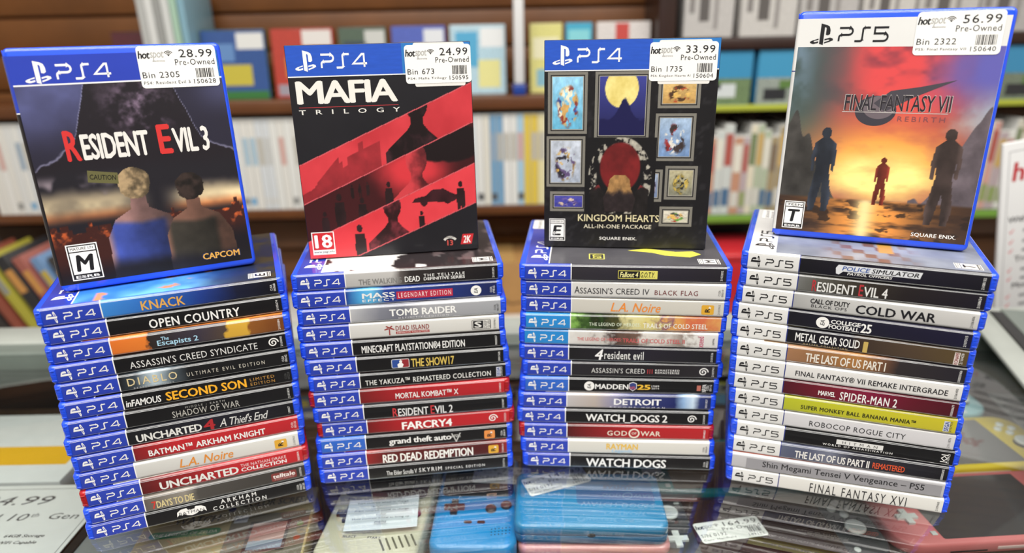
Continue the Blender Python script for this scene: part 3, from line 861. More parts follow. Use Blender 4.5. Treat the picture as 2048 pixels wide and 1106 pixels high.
# spine colours (stops 0..1 along the title field), cover sliver, shell, band, words for the label
BK = [(0, '141417'), (1, '17171c')]
INFO = {
 (1, 0): ([(0, '3c84cf'), (.3, '2c62b4'), (.55, '1f3a86'), (.75, '171b33'), (1, '101015')], '3f7fd0', 'blue-to-black spine with gold lettering'),
 (1, 1): (BK, 'b9a98c', 'black spine with bold white capitals'),
 (1, 2): ([(0, 'd6702c'), (.2, 'dd7a30'), (.215, '2b2522'), (.5, '3a3440'), (.66, '4e4038'), (.68, 'cfa23c'), (.78, 'd2a53e'), (.8, '8a5526'), (1, '6e3d1c')], 'e0843c', 'orange, dark and brown spine with pale blue lettering'),
 (1, 3): (BK, '141416', 'black spine with thin white capitals and a swirl'),
 (1, 4): ([(0, '17181b'), (.1, '3a444c'), (.2, 'b9cbd6'), (.3, '4a545c'), (.4, '17181b'), (1, '151518')], '2a2e33', 'black spine with a pale misty glow behind cream lettering'),
 (1, 5): (BK, '1a191b', 'black spine with yellow and white lettering'),
 (1, 6): (BK, '3a312e', 'black spine with slim grey lettering'),
 (1, 7): ([(0, '17181c'), (.5, '1d1d28'), (1, '15151a')], '202029', 'black spine with white lettering around a red numeral'),
 (1, 8): ([(0, '7a1c20'), (.25, 'b52229'), (1, 'b5222a')], '4b1c26', 'red spine with bold white capitals'),
 (1, 9): ([(0, 'c9c9c5'), (1, 'd6d5d0')], 'e0ded8', 'off-white spine with slanted orange lettering'),
 (1, 10): ([(0, '55191b'), (.3, '8e1c20'), (.6, 'b5232a'), (1, 'bb242b')], 'dcd8d2', 'red spine in a red plastic shell'),
 (1, 11): ([(0, '5d564f'), (.25, '8b857c'), (.32, '4a4744'), (1, '35322f')], '8b857c', 'grey-brown spine with a small red-brown badge'),
 (1, 12): (BK, '28282a', 'black spine with a white winged emblem'),
 (2, 0): ([(0, 'b6b5b3'), (.3, 'bcbab8'), (.36, '5c5654'), (.42, '2e2a2a'), (1, '17151a')], 'd8d7d5', 'pale grey spine turning black to the right'),
 (2, 1): ([(0, '20358c'), (.1, '4a9fd6'), (.17, '5fb4e0'), (.26, '28408f'), (1, '1d2553')], '28304f', 'navy spine with a cyan glow and a red panel'),
 (2, 2): ([(0, 'b4b5b9'), (.2, '7d7f8a'), (.34, '6d6f7c'), (.5, 'a0a1a6'), (1, '9fa1a6')], 'c3c3c5', 'misty grey spine with heavy white capitals'),
 (2, 3): ([(0, 'cfcecb'), (1, 'd4d3ce')], '201e20', 'off-white spine with a dark red palm'),
 (2, 4): (BK, '3a2f2c', 'black spine with condensed white capitals'),
 (2, 5): (BK, '1b1a1b', 'black spine with a small badge and gold lettering'),
 (2, 6): (BK, '57201f', 'black spine with a long line of white capitals'),
 (2, 7): ([(0, '6e1a1d'), (.3, 'a51f26'), (1, 'b5222a')], '8e2429', 'red spine in a red plastic shell'),
 (2, 8): (BK, '8c93a0', 'black spine with tall red and white capitals'),
 (2, 9): ([(0, '6b1518'), (.3, 'b11f26'), (1, 'bb232a')], '27222a', 'red spine with a white swirl in a red plastic shell'),
 (2, 10): (BK, '1d1d20', 'black spine with an orange square badge beside a bright blue band'),
 (2, 11): ([(0, '8e2224'), (.15, '5a1a1b'), (.85, '4c1718'), (1, '8a2523')], '9c3230', 'dark red spine with heavy white capitals and a yellow badge'),
 (2, 12): (BK, '1a1a1c', 'black spine with small spaced white lettering'),
 (3, 0): ([(0, '2f2d33'), (.5, '2a2733'), (1, '242228')], '35343a', 'charcoal spine with a yellow badge'),
 (3, 1): ([(0, 'd2d1ce'), (1, 'd3d2cf')], '252426', 'white spine with black and dark red lettering'),
 (3, 2): ([(0, 'c9c6bd'), (1, 'cbc8bf')], 'd5d2c9', 'cream spine with slanted orange lettering'),
 (3, 3): ([(0, '7fae52'), (.1, '3d5a2a'), (.2, '1e2a18'), (.32, '4b4a2a'), (.42, 'd8d098'), (.55, 'd6c87e'), (.62, '8a5a6a'), (.68, 'd9a25a'), (.85, 'cf6a4a'), (1, 'd89a5a')], '6fae4c', 'many-coloured green and orange spine beside a light blue band'),
 (3, 4): ([(0, 'd8d6d2'), (.2, 'c9c5c0'), (.3, '4a3a36'), (.45, '6b5448'), (.55, 'd6d2cc'), (.78, '8d8078'), (.85, 'd8d6d2'), (1, 'd5d3d0')], '3a2f2c', 'white sketchy spine with pink lettering beside a light blue band'),
 (3, 5): ([(0, '19191c'), (.5, '24212c'), (1, '1a1a1e')], 'c8c8c6', 'dark spine with tall narrow white lettering'),
 (3, 6): ([(0, '26242a'), (.6, '201e22'), (1, '2a272c')], '1b1b1e', 'dark spine with a red numeral and a white swirl'),
 (3, 7): (BK, '1c1c20', 'black spine with a round badge and a gold number'),
 (3, 8): ([(0, 'b9b5b6'), (.2, 'b4a8a0'), (.32, '8f8ca6'), (.45, '3c4478'), (.75, '1f2860'), (.82, '8fb0d8'), (.88, 'c8dcee'), (.93, '2a3770'), (1, '1a2350')], 'd8d4d2', 'beige to blue spine with white capitals'),
 (3, 9): (BK, '1c1b1d', 'black spine with heavy glitchy white capitals and a swirl'),
 (3, 10): ([(0, '4a1214'), (.2, '7c171b'), (.5, 'a81c22'), (1, 'b02026')], '5c1a1e', 'red spine with a cream ring in a red plastic shell'),
 (3, 11): ([(0, 'cfcdc5'), (1, 'd2d0c9')], 'd8d6cf', 'cream spine with gold and pale blue lettering'),
 (3, 12): (BK, '3a393b', 'black spine with heavy glitchy white capitals'),
 (4, 0): ([(0, '14141a'), (.5, '1b1928'), (1, '17161f')], '8a8fa0', 'navy spine with a white slanted panel'),
 (4, 1): ([(0, '6e6f6d'), (.12, '55544e'), (.3, '38332c'), (.6, '231e20'), (1, '1b1824')], '4b4236', 'dark brown spine with tall red and white capitals'),
 (4, 2): ([(0, 'a3a3a2'), (.3, 'bdbdbb'), (1, 'c3c2c0')], 'a8a5a0', 'light grey spine with large black capitals'),
 (4, 3): ([(0, '17161e'), (.5, '1b1a2c'), (1, '191730')], '1c1a20', 'navy spine with a round badge and stacked white capitals'),
 (4, 4): ([(0, '15151a'), (.38, '1c1a24'), (.42, '3a2e28'), (.7, '4c3d30'), (1, '58482c')], 'b9a878', 'black to brown spine with white condensed capitals'),
 (4, 5): ([(0, '9a7152'), (.2, '8c6442'), (.42, 'a67440'), (.55, '6f4c36'), (.65, '2f2a2c'), (1, '24222a')], '8c7256', 'tan to black spine with pale condensed capitals'),
 (4, 6): ([(0, 'd6d5d3'), (1, 'dad9d6')], '2c2a2c', 'white spine with one long line of black capitals'),
 (4, 7): ([(0, '4a1420'), (.3, '6e1628'), (.5, '7a1838'), (.75, '5c1424'), (1, '48121e')], 'bdb8b6', 'crimson spine with white capitals'),
 (4, 8): ([(0, 'aeb32a'), (.5, 'bdb92c'), (1, 'c2b62e')], '8d6f70', 'yellow-green spine with small black capitals'),
 (4, 9): ([(0, 'cbcacd'), (1, 'cfced1')], '3d3a66', 'white spine with thin black capitals'),
 (4, 10): (BK, '17161a', 'black spine with a white panel'),
 (4, 11): ([(0, '5a6074'), (.15, '4a4f66'), (.3, '6e7284'), (.45, '2b2b36'), (1, '17161b')], '5a5870', 'slate to black spine with white and orange capitals'),
 (4, 12): ([(0, 'b6b5b8'), (1, 'b4b3b6')], 'c05a3a', 'grey unbranded spine with typed black lettering'),
 (4, 13): ([(0, 'd3d2cd'), (1, 'd6d5d0')], '26252a', 'white spine with tall spaced black capitals'),
}
ORD = ['topmost', 'second down', 'third down', 'fourth down', 'fifth down', 'sixth down', 'seventh down', 'eighth down', 'ninth down', 'tenth down', 'eleventh down', 'twelfth down', 'thirteenth down', 'fourteenth down']
STK = {1: 'leftmost stack', 2: 'second stack', 3: 'third stack', 4: 'rightmost stack'}
REDS = {(1, 10), (2, 7), (2, 9), (3, 10)}
LITE = {(3, 3), (3, 4)}
BRIGHT = {(2, 10), (3, 7)}
NST = {1: 13, 2: 13, 3: 13, 4: 14}
ROOT = {}
for (s, i), ((cx, cy, cz, yaw), texts, code, cc) in CASES.items():
    stops, top, words = INFO[(s, i)]
    k = (s, i)
    shell = RED if k in REDS else BLUE
    band = BAND4C if k in LITE else (BAND4B if k in BRIGHT else None)
    spm = mat(stops[0][1], .3, 1.0, noise=.06, nscale=40) if stops is BK else ramp_mat(stops, noise=.34 if k in LITE else .16 if k == (1, 2) else .06, nscale=170 if k in LITE else 90)
    o = game_case('game_case', 5 if s == 4 else 4, spm, mat(top, .35, .6, noise=.25, nscale=70), shell, band, plain=(k == (4, 12)))
    o.location = (cx * MM, cy * MM, (cz + .15) * MM)
    o.rotation_euler = (0, 0, math.radians(yaw))
    where = ORD[i] if i < NST[s] - 1 else 'lowest'
    tag(o, '%s, %s, %s' % (words, where, STK[s]), 'game case', 'game cases stacked flat on the glass counter')
    ROOT[k] = o
    for (tx, x0, x1, z0, z1, col, bold, shear, spc) in texts:
        put_text('title_lettering', o, SPB, tx, x0, x1, z0, z1, col, bold, shear, spc, lift=.10)
    n = len(code)
    for q, tx in enumerate(code):
        h = 1.7
        vv = -(76.6 + (q - (n - 1) / 2) * 2.4) - h / 2
        L = min(9.5, 1.25 * len(tx))
        put_text('code_lettering', o, SVB, tx, 7 - L / 2, 7 + L / 2, vv, vv + h, cc, 0, 0, 1.0, lift=.10)

# badges and emblems on the spines
SWIRL = strokes_data([[(math.cos(a * .35) * (4.2 - a * .12), math.sin(a * .35) * (4.2 - a * .12)) for a in range(0, 32)]], 1.0)
RING = strokes_data([arc(0, 0, 4.2, 0, 360, 20)], 1.3)
DISC = poly_data(arc(0, 0, 1, 0, 348, 29))
BAT = poly_data([(-10, -3.5), (-9.5, 1.5), (-7, 4), (-3, 4.6), (-2, 1.8), (-1.3, 2.6), (-.9, 1.8), (.9, 1.8), (1.3, 2.6), (2, 1.8), (3, 4.6), (7, 4), (9.5, 1.5), (10, -3.5), (8.4, -1.4), (6.4, -2.8), (5, -1.6), (3.2, -3.6), (0, -4.8), (-3.2, -3.6), (-5, -1.6), (-6.4, -2.8), (-8.4, -1.4)])
PALM = polys_data([[(-.5, -4.5), (.5, -4.5), (.5, 1), (-.4, 1)], [(0, 1), (-4, 0), (-4.2, .8), (-1.5, 2)], [(0, 1.2), (4, 0), (4.2, .8), (1.5, 2.2)], [(0, 1.4), (-3, 3.4), (-2, 4), (.4, 2.4)], [(0, 1.4), (3, 3.4), (2, 4), (-.2, 2.4)]])
STAR = poly_data([(math.cos(math.radians(90 + 36 * q)) * (1.6 if q % 2 == 0 else .65), math.sin(math.radians(90 + 36 * q)) * (1.6 if q % 2 == 0 else .65)) for q in range(10)])
VEE = strokes_data([[(-4.6, 4), (-3.4, 4), (0, -4), (3.4, 4), (4.6, 4)], [(-4, 4), (0, -5.2), (4, 4)], [(-2, 2.5), (2, 2.5)]], .5)
SHIELD = poly_data([(-3, 3.2), (0, 4.6), (3, 3.2), (3, -1.8), (0, -4.4), (-3, -1.8)])
DIAM = strokes_data([[(0, 2), (2, 0), (0, -2), (-2, 0), (0, 2)]], .6)
for nm, s, i, x0, x1 in MARKS:
    o = ROOT[(s, i)]
    xc, w = (x0 + x1) / 2, x1 - x0

    def rq(name, a, b, z0, z1, col, r=1.2, lift=.04):
        return put(name, o, SPB, loft(b - a, z1 - z0, r, [(0, 0), (.03, 0)], n=4, smooth=False), (a + b) / 2, (z0 + z1) / 2, mat(col, .4, .5), lift)
    if nm == 'swirl':
        put('swirl_emblem', o, SPB, SWIRL, xc, 7, WHITE_INK, .1, .95, .95)
    elif nm in ('rstar', 'rstar_o'):
        rq('square_badge', x0, x1, 2.4, 10.8, 'd8a436' if nm == 'rstar' else 'dd8b45')
        put_text('badge_letter', o, SVB, 'R', 4.4, 8.0, -xc - 1.8, -xc + 2.2, '17171b', .05, lift=.12)
        put('badge_star', o, SVB, STAR, 8.4, -xc - 1.6, WHITE_INK, .12, .9, .9)
    elif nm == 'telltale':
        rq('badge', x0, x1, 3, 10.6, '7a3431')
        put_text('badge_lettering', o, SPB, 'telltale', x0 + 1.2, x1 - 1.2, 5.6, 9.6, 'e8e2de', .04, lift=.12)
        put_text('badge_lettering', o, SPB, 'PUBLISHING', x0 + 2.5, x1 - 2.5, 3.9, 4.9, 'c9b0ac', .0, 0, 1.3, lift=.12)
    elif nm == 'bat':
        put('winged_emblem', o, SPB, BAT, xc, 7.4, WHITE_INK, .08, w / 20, .85)
        put_text('badge_lettering', o, SPB, 'BATMAN', xc - w * .42, xc + w * .42, 5.4, 8.2, '17171b', 0, 0, 1.1, lift=.13)
    elif nm == 'redbox':
        put_quad('red_panel', o, SPB, x0, x1, 3.8, 10.4, mat('b52b45', .4, .5), .05)
    elif nm == 'ea':
        put('round_badge', o, SPB, DISC, xc, 7, WHITE_INK, .05, w / 2, w / 2)
        put_text('badge_lettering', o, SVB, 'EA', 4.6, 9.2, -xc - 1.4, -xc + 1.6, '17171b', .02, .2, lift=.12)
    elif nm == 'palm':
        put('palm_emblem', o, SPB, PALM, xc, 7, mat('94302c', .4, .5), .06)
    elif nm == 'dibox':
        put_quad('red_panel', o, SPB, x0, x1, 3.2, 5.4, mat('9a3531', .4, .5), .05)
    elif nm == 'deep':
        rq('badge', x0, x1, 2.6, 11.4, '2a2a2c')
        rq('badge_field', x0 + .5, x1 - .5, 3.0, 11.0, 'd6d5d0', .8, .06)
        put_quad('badge_field', o, SPB, x0 + 1.2, x0 + w * .6, 3.6, 10.4, BLACK_INK, .1)
        put_text('badge_letter', o, SPB, 'S', x0 + 2.2, x0 + w * .52, 4.2, 9.8, 'dddcd8', .06, lift=.12)
        put_text('badge_lettering', o, SVB, 'DEEP', 3.8, 10.4, -(x0 + w * .80), -(x0 + w * .64), '2a2a2c', 0, lift=.12)
        put_text('badge_lettering', o, SVB, 'SILVER', 3.8, 10.4, -(x0 + w * .98), -(x0 + w * .83), '2a2a2c', 0, lift=.12)
    elif nm == 'mlb':
        rq('badge', x0, x1, 2.8, 11, 'e2e2e0')
        rq('badge_field', x0 + .5, xc, 3.2, 10.6, '2b4a94', .8, .07)
        rq('badge_field', xc + .2, x1 - .5, 3.2, 10.6, '8f2a30', .8, .07)
        put('badge_figure', o, SPB, poly_data([(-2.2, -3.7), (1.4, -3.7), (2.6, -1.2), (1.2, .6), (1.6, 2.4), (.2, 3.2), (-1, 2.2), (-.6, .8), (-2.6, -.8)]), xc, 6.9, WHITE_INK, .13)
    elif nm == 'sega':
        put_quad('maker_panel', o, SPB, x0, x1, 2.4, 11.4, mat('c9cdda', .4, .5), .05)
        put_text('maker_lettering', o, SVB, 'SEGA', 2.8, 11.0, -x1 + .5, -x0 - .5, '34488c', .04, lift=.12)
    elif nm == 'vee':
        put('numeral_emblem', o, SPB, VEE, xc, 6.6, mat('c9c9c6', .4, .5), .08, .95, .95)
        put_text('badge_lettering', o, SPB, 'FIVE', xc - 4, xc + 4, 6.4, 8.4, 'c9c9c6', .02, lift=.12)
    elif nm == 'falloutbox':
        rq('badge', x0, x1, 3.4, 10.4, 'cfc65a', .3)
        rq('badge_field', x0 + .5, x1, 3.9, 9.9, '1d1c1e', .3, .07)
    elif nm == 'gotybox':
        rq('badge', x0 + 1.2, x1, 3.4, 10.4, 'd9d269', .3, .05)
    elif nm == 'xseed':
        put_text('maker_lettering', o, SVB, 'xseed', 1.6, 11.6, -x1, -x0, 'c2667e', .03, lift=.12)
    elif nm == 'nfl':
        put('shield_badge', o, SPB, SHIELD, xc, 7, WHITE_INK, .05, 1.1, 1.0)
        put('shield_field', o, SPB, SHIELD, xc, 7, mat('34407c', .4, .5), .08, .95, .86)
        put_text('badge_lettering', o, SPB, 'NFL', xc - 2.5, xc + 2.5, 4.4, 7.2, 'c85a5a', .03, lift=.13)
    elif nm == 'nflpa':
        put_quad('badge', o, SPB, x0, x0 + w * .42, 4, 9.2, mat('b56a5c', .4, .5), .05)
        put_text('maker_lettering', o, SVB, 'NFLPA', 3, 10.4, -x1, -(x0 + w * .55), 'e6e6e4', .03, lift=.12)
    elif nm == 'ring':
        put('ring_emblem', o, SPB, RING, xc, 6.6, mat('e6dccb', .4, .5), .08)
    elif nm == 'polbox':
        put('white_panel', o, SPB, poly_data([(x0, 3.6), (x0 + 2, 3.0), (x0 + 4.6, 5.6), (x1 - .6, 5.6), (x1 + .6, 10.6), (x0 + 1, 10.6), (x0 - .6, 8)]), 0, 0, mat('d6d8dc', .4, .5), .05)
    elif nm == 'konami':
        put_quad('maker_panel', o, SPB, x0, x1, 1.6, 11.6, mat('d9cfc9', .4, .5), .05)
        put_text('maker_lettering', o, SVB, 'KONAMI', 2, 11.2, -x1 + .5, -x0 - .5, '8a2f34', .03, lift=.12)
    elif nm == 'hitbox':
        put_quad('white_panel', o, SPB, x0, x1, 6, 10.4, mat('d9d9d7', .4, .5), .05)
    elif nm == 'ioi':
        put('diamond_emblem', o, SPB, DIAM, xc, 7, WHITE_INK, .08)
        for zz in (3.6, 9.8):
            put_quad('emblem_bar', o, SPB, x0, x1, zz, zz + .7, WHITE_INK, .08)
    elif nm == 'greylabel':
        put_quad('typed_label', o, SPB, x0, x1, 1.4, 11.6, mat('8f8e92', .5, .4, noise=.18, nscale=400), .05)

# what shows on the covers of the four topmost cases
o = ROOT[(1, 0)]
front_logo(o, 4)


def art_blue(u, v):
    n = fbm(u, v, 4, 11)
    c = mix(hx('2e6fc6') + 0 * u[..., None], hx('6fb6ea'), sstep(.45, .8, fbm(u + .2, v, 3, 4)))
    c = mix(c, hx('17223f'), sstep(.45, .9, u + .25 * (n - .5)))
    c = mix(c, hx('c8834f'), sstep(.66, .72, fbm(u, v * 1.2, 9, 23)) * (np.abs(u - .4) < .3))
    return mix(c, hx('3a3324'), sstep(.8, .95, u) * sstep(.4, .6, n))


picture('cover_picture', o, FRB, 2, 133, 5.2, CL - 25.2, lambda u, v: art_blue(1 - v, u), 60, 60)
rating(o, FRB, 6, 9, 12, 17, 'E', 'EVERYONE', tilt=.1)
o = ROOT[(2, 0)]
front_logo(o, 4)


def art_ink(u, v):
    n = fbm(u, v, 9, 5)
    c = hx('d9d8d6') + 0 * u[..., None]
    c = mix(c, hx('221c1e'), sstep(.5, .56, n + .5 * sstep(.3, .8, u) - .25 * (1 - v) - .1))
    return mix(c, hx('55494a'), sstep(.55, .7, fbm(u, v, 14, 31)) * sstep(.4, .7, u))


picture('cover_picture', o, FRB, 2, 133, 5.2, CL - 25.2, lambda u, v: art_ink(1 - v, 1 - u * .6), 70, 70)
rating(o, FRB, 6, 8, 12, 17, 'M', 'MATURE')
o = ROOT[(3, 0)]
front_logo(o, 4)
picture('cover_picture', o, FRB, 2, 133, 5.2, CL - 25.2, lambda u, v: mix(hx('3a393e') + 0 * u[..., None], hx('5b5a5e'), fbm(u, v, 6, 9) * .7), 40, 40)
put('yellow_panel', o, FRB, poly_data([(0, 0), (14, 0), (14, 13), (0, 13)]), 14, CL - 70, mat('d6cf62', .4, .5), .06)
put('yellow_panel', o, FRB, poly_data([(1, 1), (13, 1), (13, 12), (1, 12)]), 14, CL - 70, mat('2c2b2f', .4, .5), .09)
put_text('cover_lettering', o, FRB, 'GOTY', 16, 26, CL - 67.5, CL - 60, 'd6cf62', .04, lift=.12)
put('yellow_flash', o, FRB, poly_data([(0, 0), (8, 6), (6, 20), (14, 44), (8, 60), (3, 40), (-4, 30), (-8, 10)]), 30, CL - 150, mat('d9d24f', .4, .5), .06)
rating(o, FRB, 6, 9, 12, 17, 'M', 'MATURE')
p = put('price_sticker', o, FRB, loft(30, 36, 2, [(0, 0), (.1, 0)], n=4, smooth=False), 116, CL - 22, mat('e6e5e1', .55), .1)
for q in range(5):
    put_text('sticker_lettering', p, T(0, 0, .12), '8 9 1 5 0 4'[q:] + ' 7 3', -13, 12 - 3 * q, 10 - q * 5.6, 13 - q * 5.6, '2a2a2e', .02)
o = ROOT[(4, 0)]
front_logo(o, 5)


def art_street(u, v):
    n = fbm(u, v, 6, 41)
    c = mix(hx('5d6270') + 0 * u[..., None], hx('9fa6b4'), n)
    g = ((np.floor(u * 18) + np.floor(v * 14)) % 3 == 0)
    c = mix(c, hx('6a4b40'), g * sstep(.2, .4, u) * sstep(.75, .5, u) * .9)
    c = mix(c, hx('b9c0d0'), sstep(.55, .9, v) * .7)
    return mix(c, hx('b4873c'), (np.abs(u - .55) < .03) * (np.abs(v - .3) < .12) * 1.0)


picture('cover_picture', o, FRB, 2, 133, 5.2, CL - 25.2, lambda u, v: art_street(1 - v, u), 70, 70)
rating(o, FRB, 6, 9, 12, 17, 'T', 'TEEN')
p = put('price_sticker', o, FRB, loft(30, 22, 2, [(0, 0), (.1, 0)], n=4, smooth=False), 116, CL - 20, mat('e6e5e1', .55), .1)
for q in range(4):
    put_text('sticker_lettering', p, T(0, 0, .12), '2 8 3 6 4 1'[q:] + ' 0 9', -13, 12 - 3 * q, 5 - q * 4.4, 8 - q * 4.4, '2a2a2e', .02)


# ------------------------------------------------------------------ the four that stand upright
def stand(o, x, y, z, yaw, tilt, thick, w, h):
    """o is built lying (cover up, top towards -x); stand it with its cover's lower edge centred at x, y"""
    yw, tl = math.radians(yaw), math.radians(tilt)
    u = Vector((math.cos(yw), math.sin(yw), 0))
    n = Vector((-math.sin(yw), math.cos(yw), 0))
    up = Vector((0, 0, 1)) * math.cos(tl) + n * math.sin(tl)
    fw = u.cross(up)                       # towards the camera
    base = Vector((x, y, z + .3 + thick * abs(math.sin(tl))))
    org = base + up * (h / 2) - fw * thick
    sx, sy = h / o['_h'], w / o['_w']
    o.matrix_world = Matrix(((-up.x * sx, u.x * sy, fw.x, org.x * MM), (-up.y * sx, u.y * sy, fw.y, org.y * MM), (-up.z * sx, u.z * sy, fw.z, org.z * MM), (0, 0, 0, 1)))
    del o['_h'], o['_w']


Z13, Z14 = 13 * 14.7, 14 * 14.7


def art_storm(u, v):
    """dark storm over a low sunset, with a cluster of plain facets in front"""
    n, n2, n3 = fbm(u, v, 5, 3), fbm(u, v, 13, 8), fbm(u, v, 30, 18)
    c = mix(hx('232131') + 0 * u[..., None], hx('5d6296'), sstep(.62, .95, v) * (1.15 - .9 * n) * sstep(.75, .1, np.abs(u - .12)))
    c = mix(c, hx('4a4c70'), sstep(.75, 1.0, u) * sstep(.78, .95, v) * .7)
    ridge = 1.03 - 2.2 * np.clip(np.abs(u - .52) - .2, 0, .12) - .55 * np.clip(np.abs(u - .52) - .2, 0, 1) + .05 * (n2 - .5)
    rock = mix(hx('1a151c') + 0 * u[..., None], hx('7d6a80'), sstep(.42, .8, n2 + .3 * (n3 - .5)) * np.exp(-((u - .55) / .16) ** 2 - ((v - .88) / .13) ** 2) * 1.3)
    c = mix(c, hx('a4a2c0'), sstep(.012, .0, np.abs(ridge - v)) * .55)
    c = mix(c, rock, sstep(.0, .008, ridge - v))
    c = mix(c, hx('1b1920'), sstep(.66, .56, v + .06 * n))
    sun = sstep(.30, .36, v) * sstep(.50, .40, v + .09 * (n - .5))
    sc = mix(hx('e0854a') + 0 * u[..., None], hx('f2dcae'), sstep(.33, .40, v))
    c = mix(c, sc, sun * np.clip(.35 + .9 * n, 0, 1) * sstep(.1, .3, np.abs(u - .55) + .1))
    c = mix(c, hx('9a8c94'), sstep(.42, .48, v) * sstep(.58, .50, v) * sstep(.42, .6, n) * sstep(.55, .2, u))
    town = .27 + .05 * np.floor(vnoise(u, 0 * v, 26, 77) * 3) / 2 + .06 * (u - .2)
    c = mix(c, mix(hx('3a1a16') + 0 * u[..., None], hx('d0602e'), sstep(.5, .75, n3) * sstep(.16, .3, v)), sstep(0, .01, town - v))
    c = mix(c, hx('141118'), sstep(.14, .0, v - .12 * (u > .75)))
    # two plain turned-away busts
    for (a, b, k, hair, skin, top) in ((.45, .50, 1.0, '8f7a5c', '8c6a66', '37468c'), (.73, .455, .9, '2c221f', '7a5648', '35312b')):
        body = inpoly(u, v, [(a - .19 * k, -.02), (a - .18 * k, b - .28 * k), (a - .13 * k, b - .19 * k), (a - .04 * k, b - .14 * k), (a - .035 * k, b - .06 * k), (a + .04 * k, b - .06 * k), (a + .05 * k, b - .14 * k), (a + .15 * k, b - .19 * k), (a + .21 * k, b - .30 * k), (a + .23 * k, -.02)])
        lit = (.55 + .6 * sstep(a + .2, a - .2, u) + .35 * (n2 - .5))[..., None]
        cl = mix(hx(skin) + 0 * u[..., None], hx(top), sstep(.0, .04, b - .20 * k - v + .12 * np.abs(u - a)) * sstep(.17 * k, .12 * k, np.abs(u - a + .02)))
        cl = mix(cl, hx('1c1a22'), sstep(.14, .06, v + .05 * n))
        c = np.where(body[..., None], cl * lit, c)
        hd = oval(u + .012 * (n3 - .5), v, a, b, .082 * k, .075 * k) | (oval(u + .03 * (n3 - .5), v, a, b - .03 * k, .075 * k, .06 * k))
        c = np.where(hd[..., None], hx(hair) * (.5 + .7 * sstep(a + .1, a - .1, u + .3 * (n3 - .5)))[..., None], c)
    return c


o = game_case('game_case', 4, mat('1a171c', .3, .75, noise=.1, nscale=40), mat('1a171c', .35, .6), BLUE)
o['_h'], o['_w'] = CL, CW
front_logo(o, 4)
picture('cover_picture', o, FRB, 2, 132.4, 5.2, CL - 25.2, art_storm, 200, 240)
FR = FRB
put('band_glow', o, FRB, poly_data([(0, 0), (44, 0), (44, 18.6), (0, 18.6)]), 88, CL - 24 , mat('2a6fbf', .3, .7), .015)
for tx, a, b, h in (('R', 23, 32, 1), ('ESIDENT', 33, 76, 0), ('E', 82, 91, 1), ('VIL 3', 92, 116.5, 0)):
    put_text('title_lettering', o, FRB, tx, a, b, 93.5, 115 if h else 112, 'c9302f' if h else 'dcd9d4', .06, 0, .95, lift=.1)
put('tape', o, FRB, poly_data([(0, 0), (19, -3), (19.6, 5), (1, 8.4)]), 32, 78, mat('5d5a34', .5, .4), .06)
put_text('tape_lettering', o, FRB @ T(33.5, 80, 0) @ Matrix.Rotation(-.13, 4, 'Z'), 'CAUTION', 0, 16.5, 0, 3.6, '1f1e16', .02, lift=.1)
rating(o, FRB, 8.5, 7.5, 20, 27, 'M', 'MATURE 17+')
for d, col in ((.5, '26335f'), (0, 'd9a24a')):
    put_text('maker_lettering', o, FRB, 'CAPCOM', 97 - d, 124 + d, 9.5 - d, 14.5 + d, col, .05 + d * .03, 0, 1, lift=.08 + (.06 if d == 0 else 0))
price_sticker(o, FRB, 79, CL - 30.5, '28.99', 'Bin 2305', 'PS4: Resident Evil 3', 150628, under=False, rot=-.6)
for tx, a, b, col in (('R', -36, -30, 'c9302f'), ('ESIDENT', -29.5, 0, 'dcd9d4'), ('E', 4, 9, 'c9302f'), ('VIL 3', 9.5, 26, 'dcd9d4')):
    put_text('spine_lettering', o, SPB, tx, a, b, 3, 10.5, col, .04, lift=.1)
stand(o, -273.4, 502.6, Z13, 25.12, 4.92, CT, 137.8, 173.2)
tag(o, 'upright blue-rimmed case with a dark stormy cover, standing on the leftmost stack', 'game case', 'game cases standing upright on the stacks')


def boxed(name, W, H, TH, side, top):
    root = empty(name, (0, 0, 0))
    new_obj('card_sleeve', box_data(H, W, TH, .7), root, side)
    fb = frame((0, 1, 0), (-1, 0, 0), (0, 0, 1), (H / 2, -W / 2, TH + .02))
    put_quad('platform_band', root, fb, .4, W - .4, H - 23, H - .4, mat('2551b8', .4, .3, noise=.08, nscale=12), .02)
    put_quad('band_end', root, fb, W * .62, W - .4, H - 23, H - .4, mat('2a72b8', .4, .3), .025)
    put_quad('divider_line', root, fb, .4, W - .4, H - 23.8, H - 23, WHITE_INK, .03)
    put('cover_symbol', root, fb, _SYM, 6, H - 20, WHITE_INK, .06, .17, .16)
    put('cover_lettering', root, fb, WORD4, 26.5, H - 17.2, WHITE_INK, .06, 1.6, 1.95)
    sp = frame((1, 0, 0), (0, 0, 1), (0, -1, 0), (0, -W / 2 - .02, 0))
    put_quad('spine_band', root, sp, -H / 2 + .8, -H / 2 + 36, .8, TH - .8, mat('2b40ac', .4, .3), .02)
    root['_h'], root['_w'] = H, W
    return root, fb


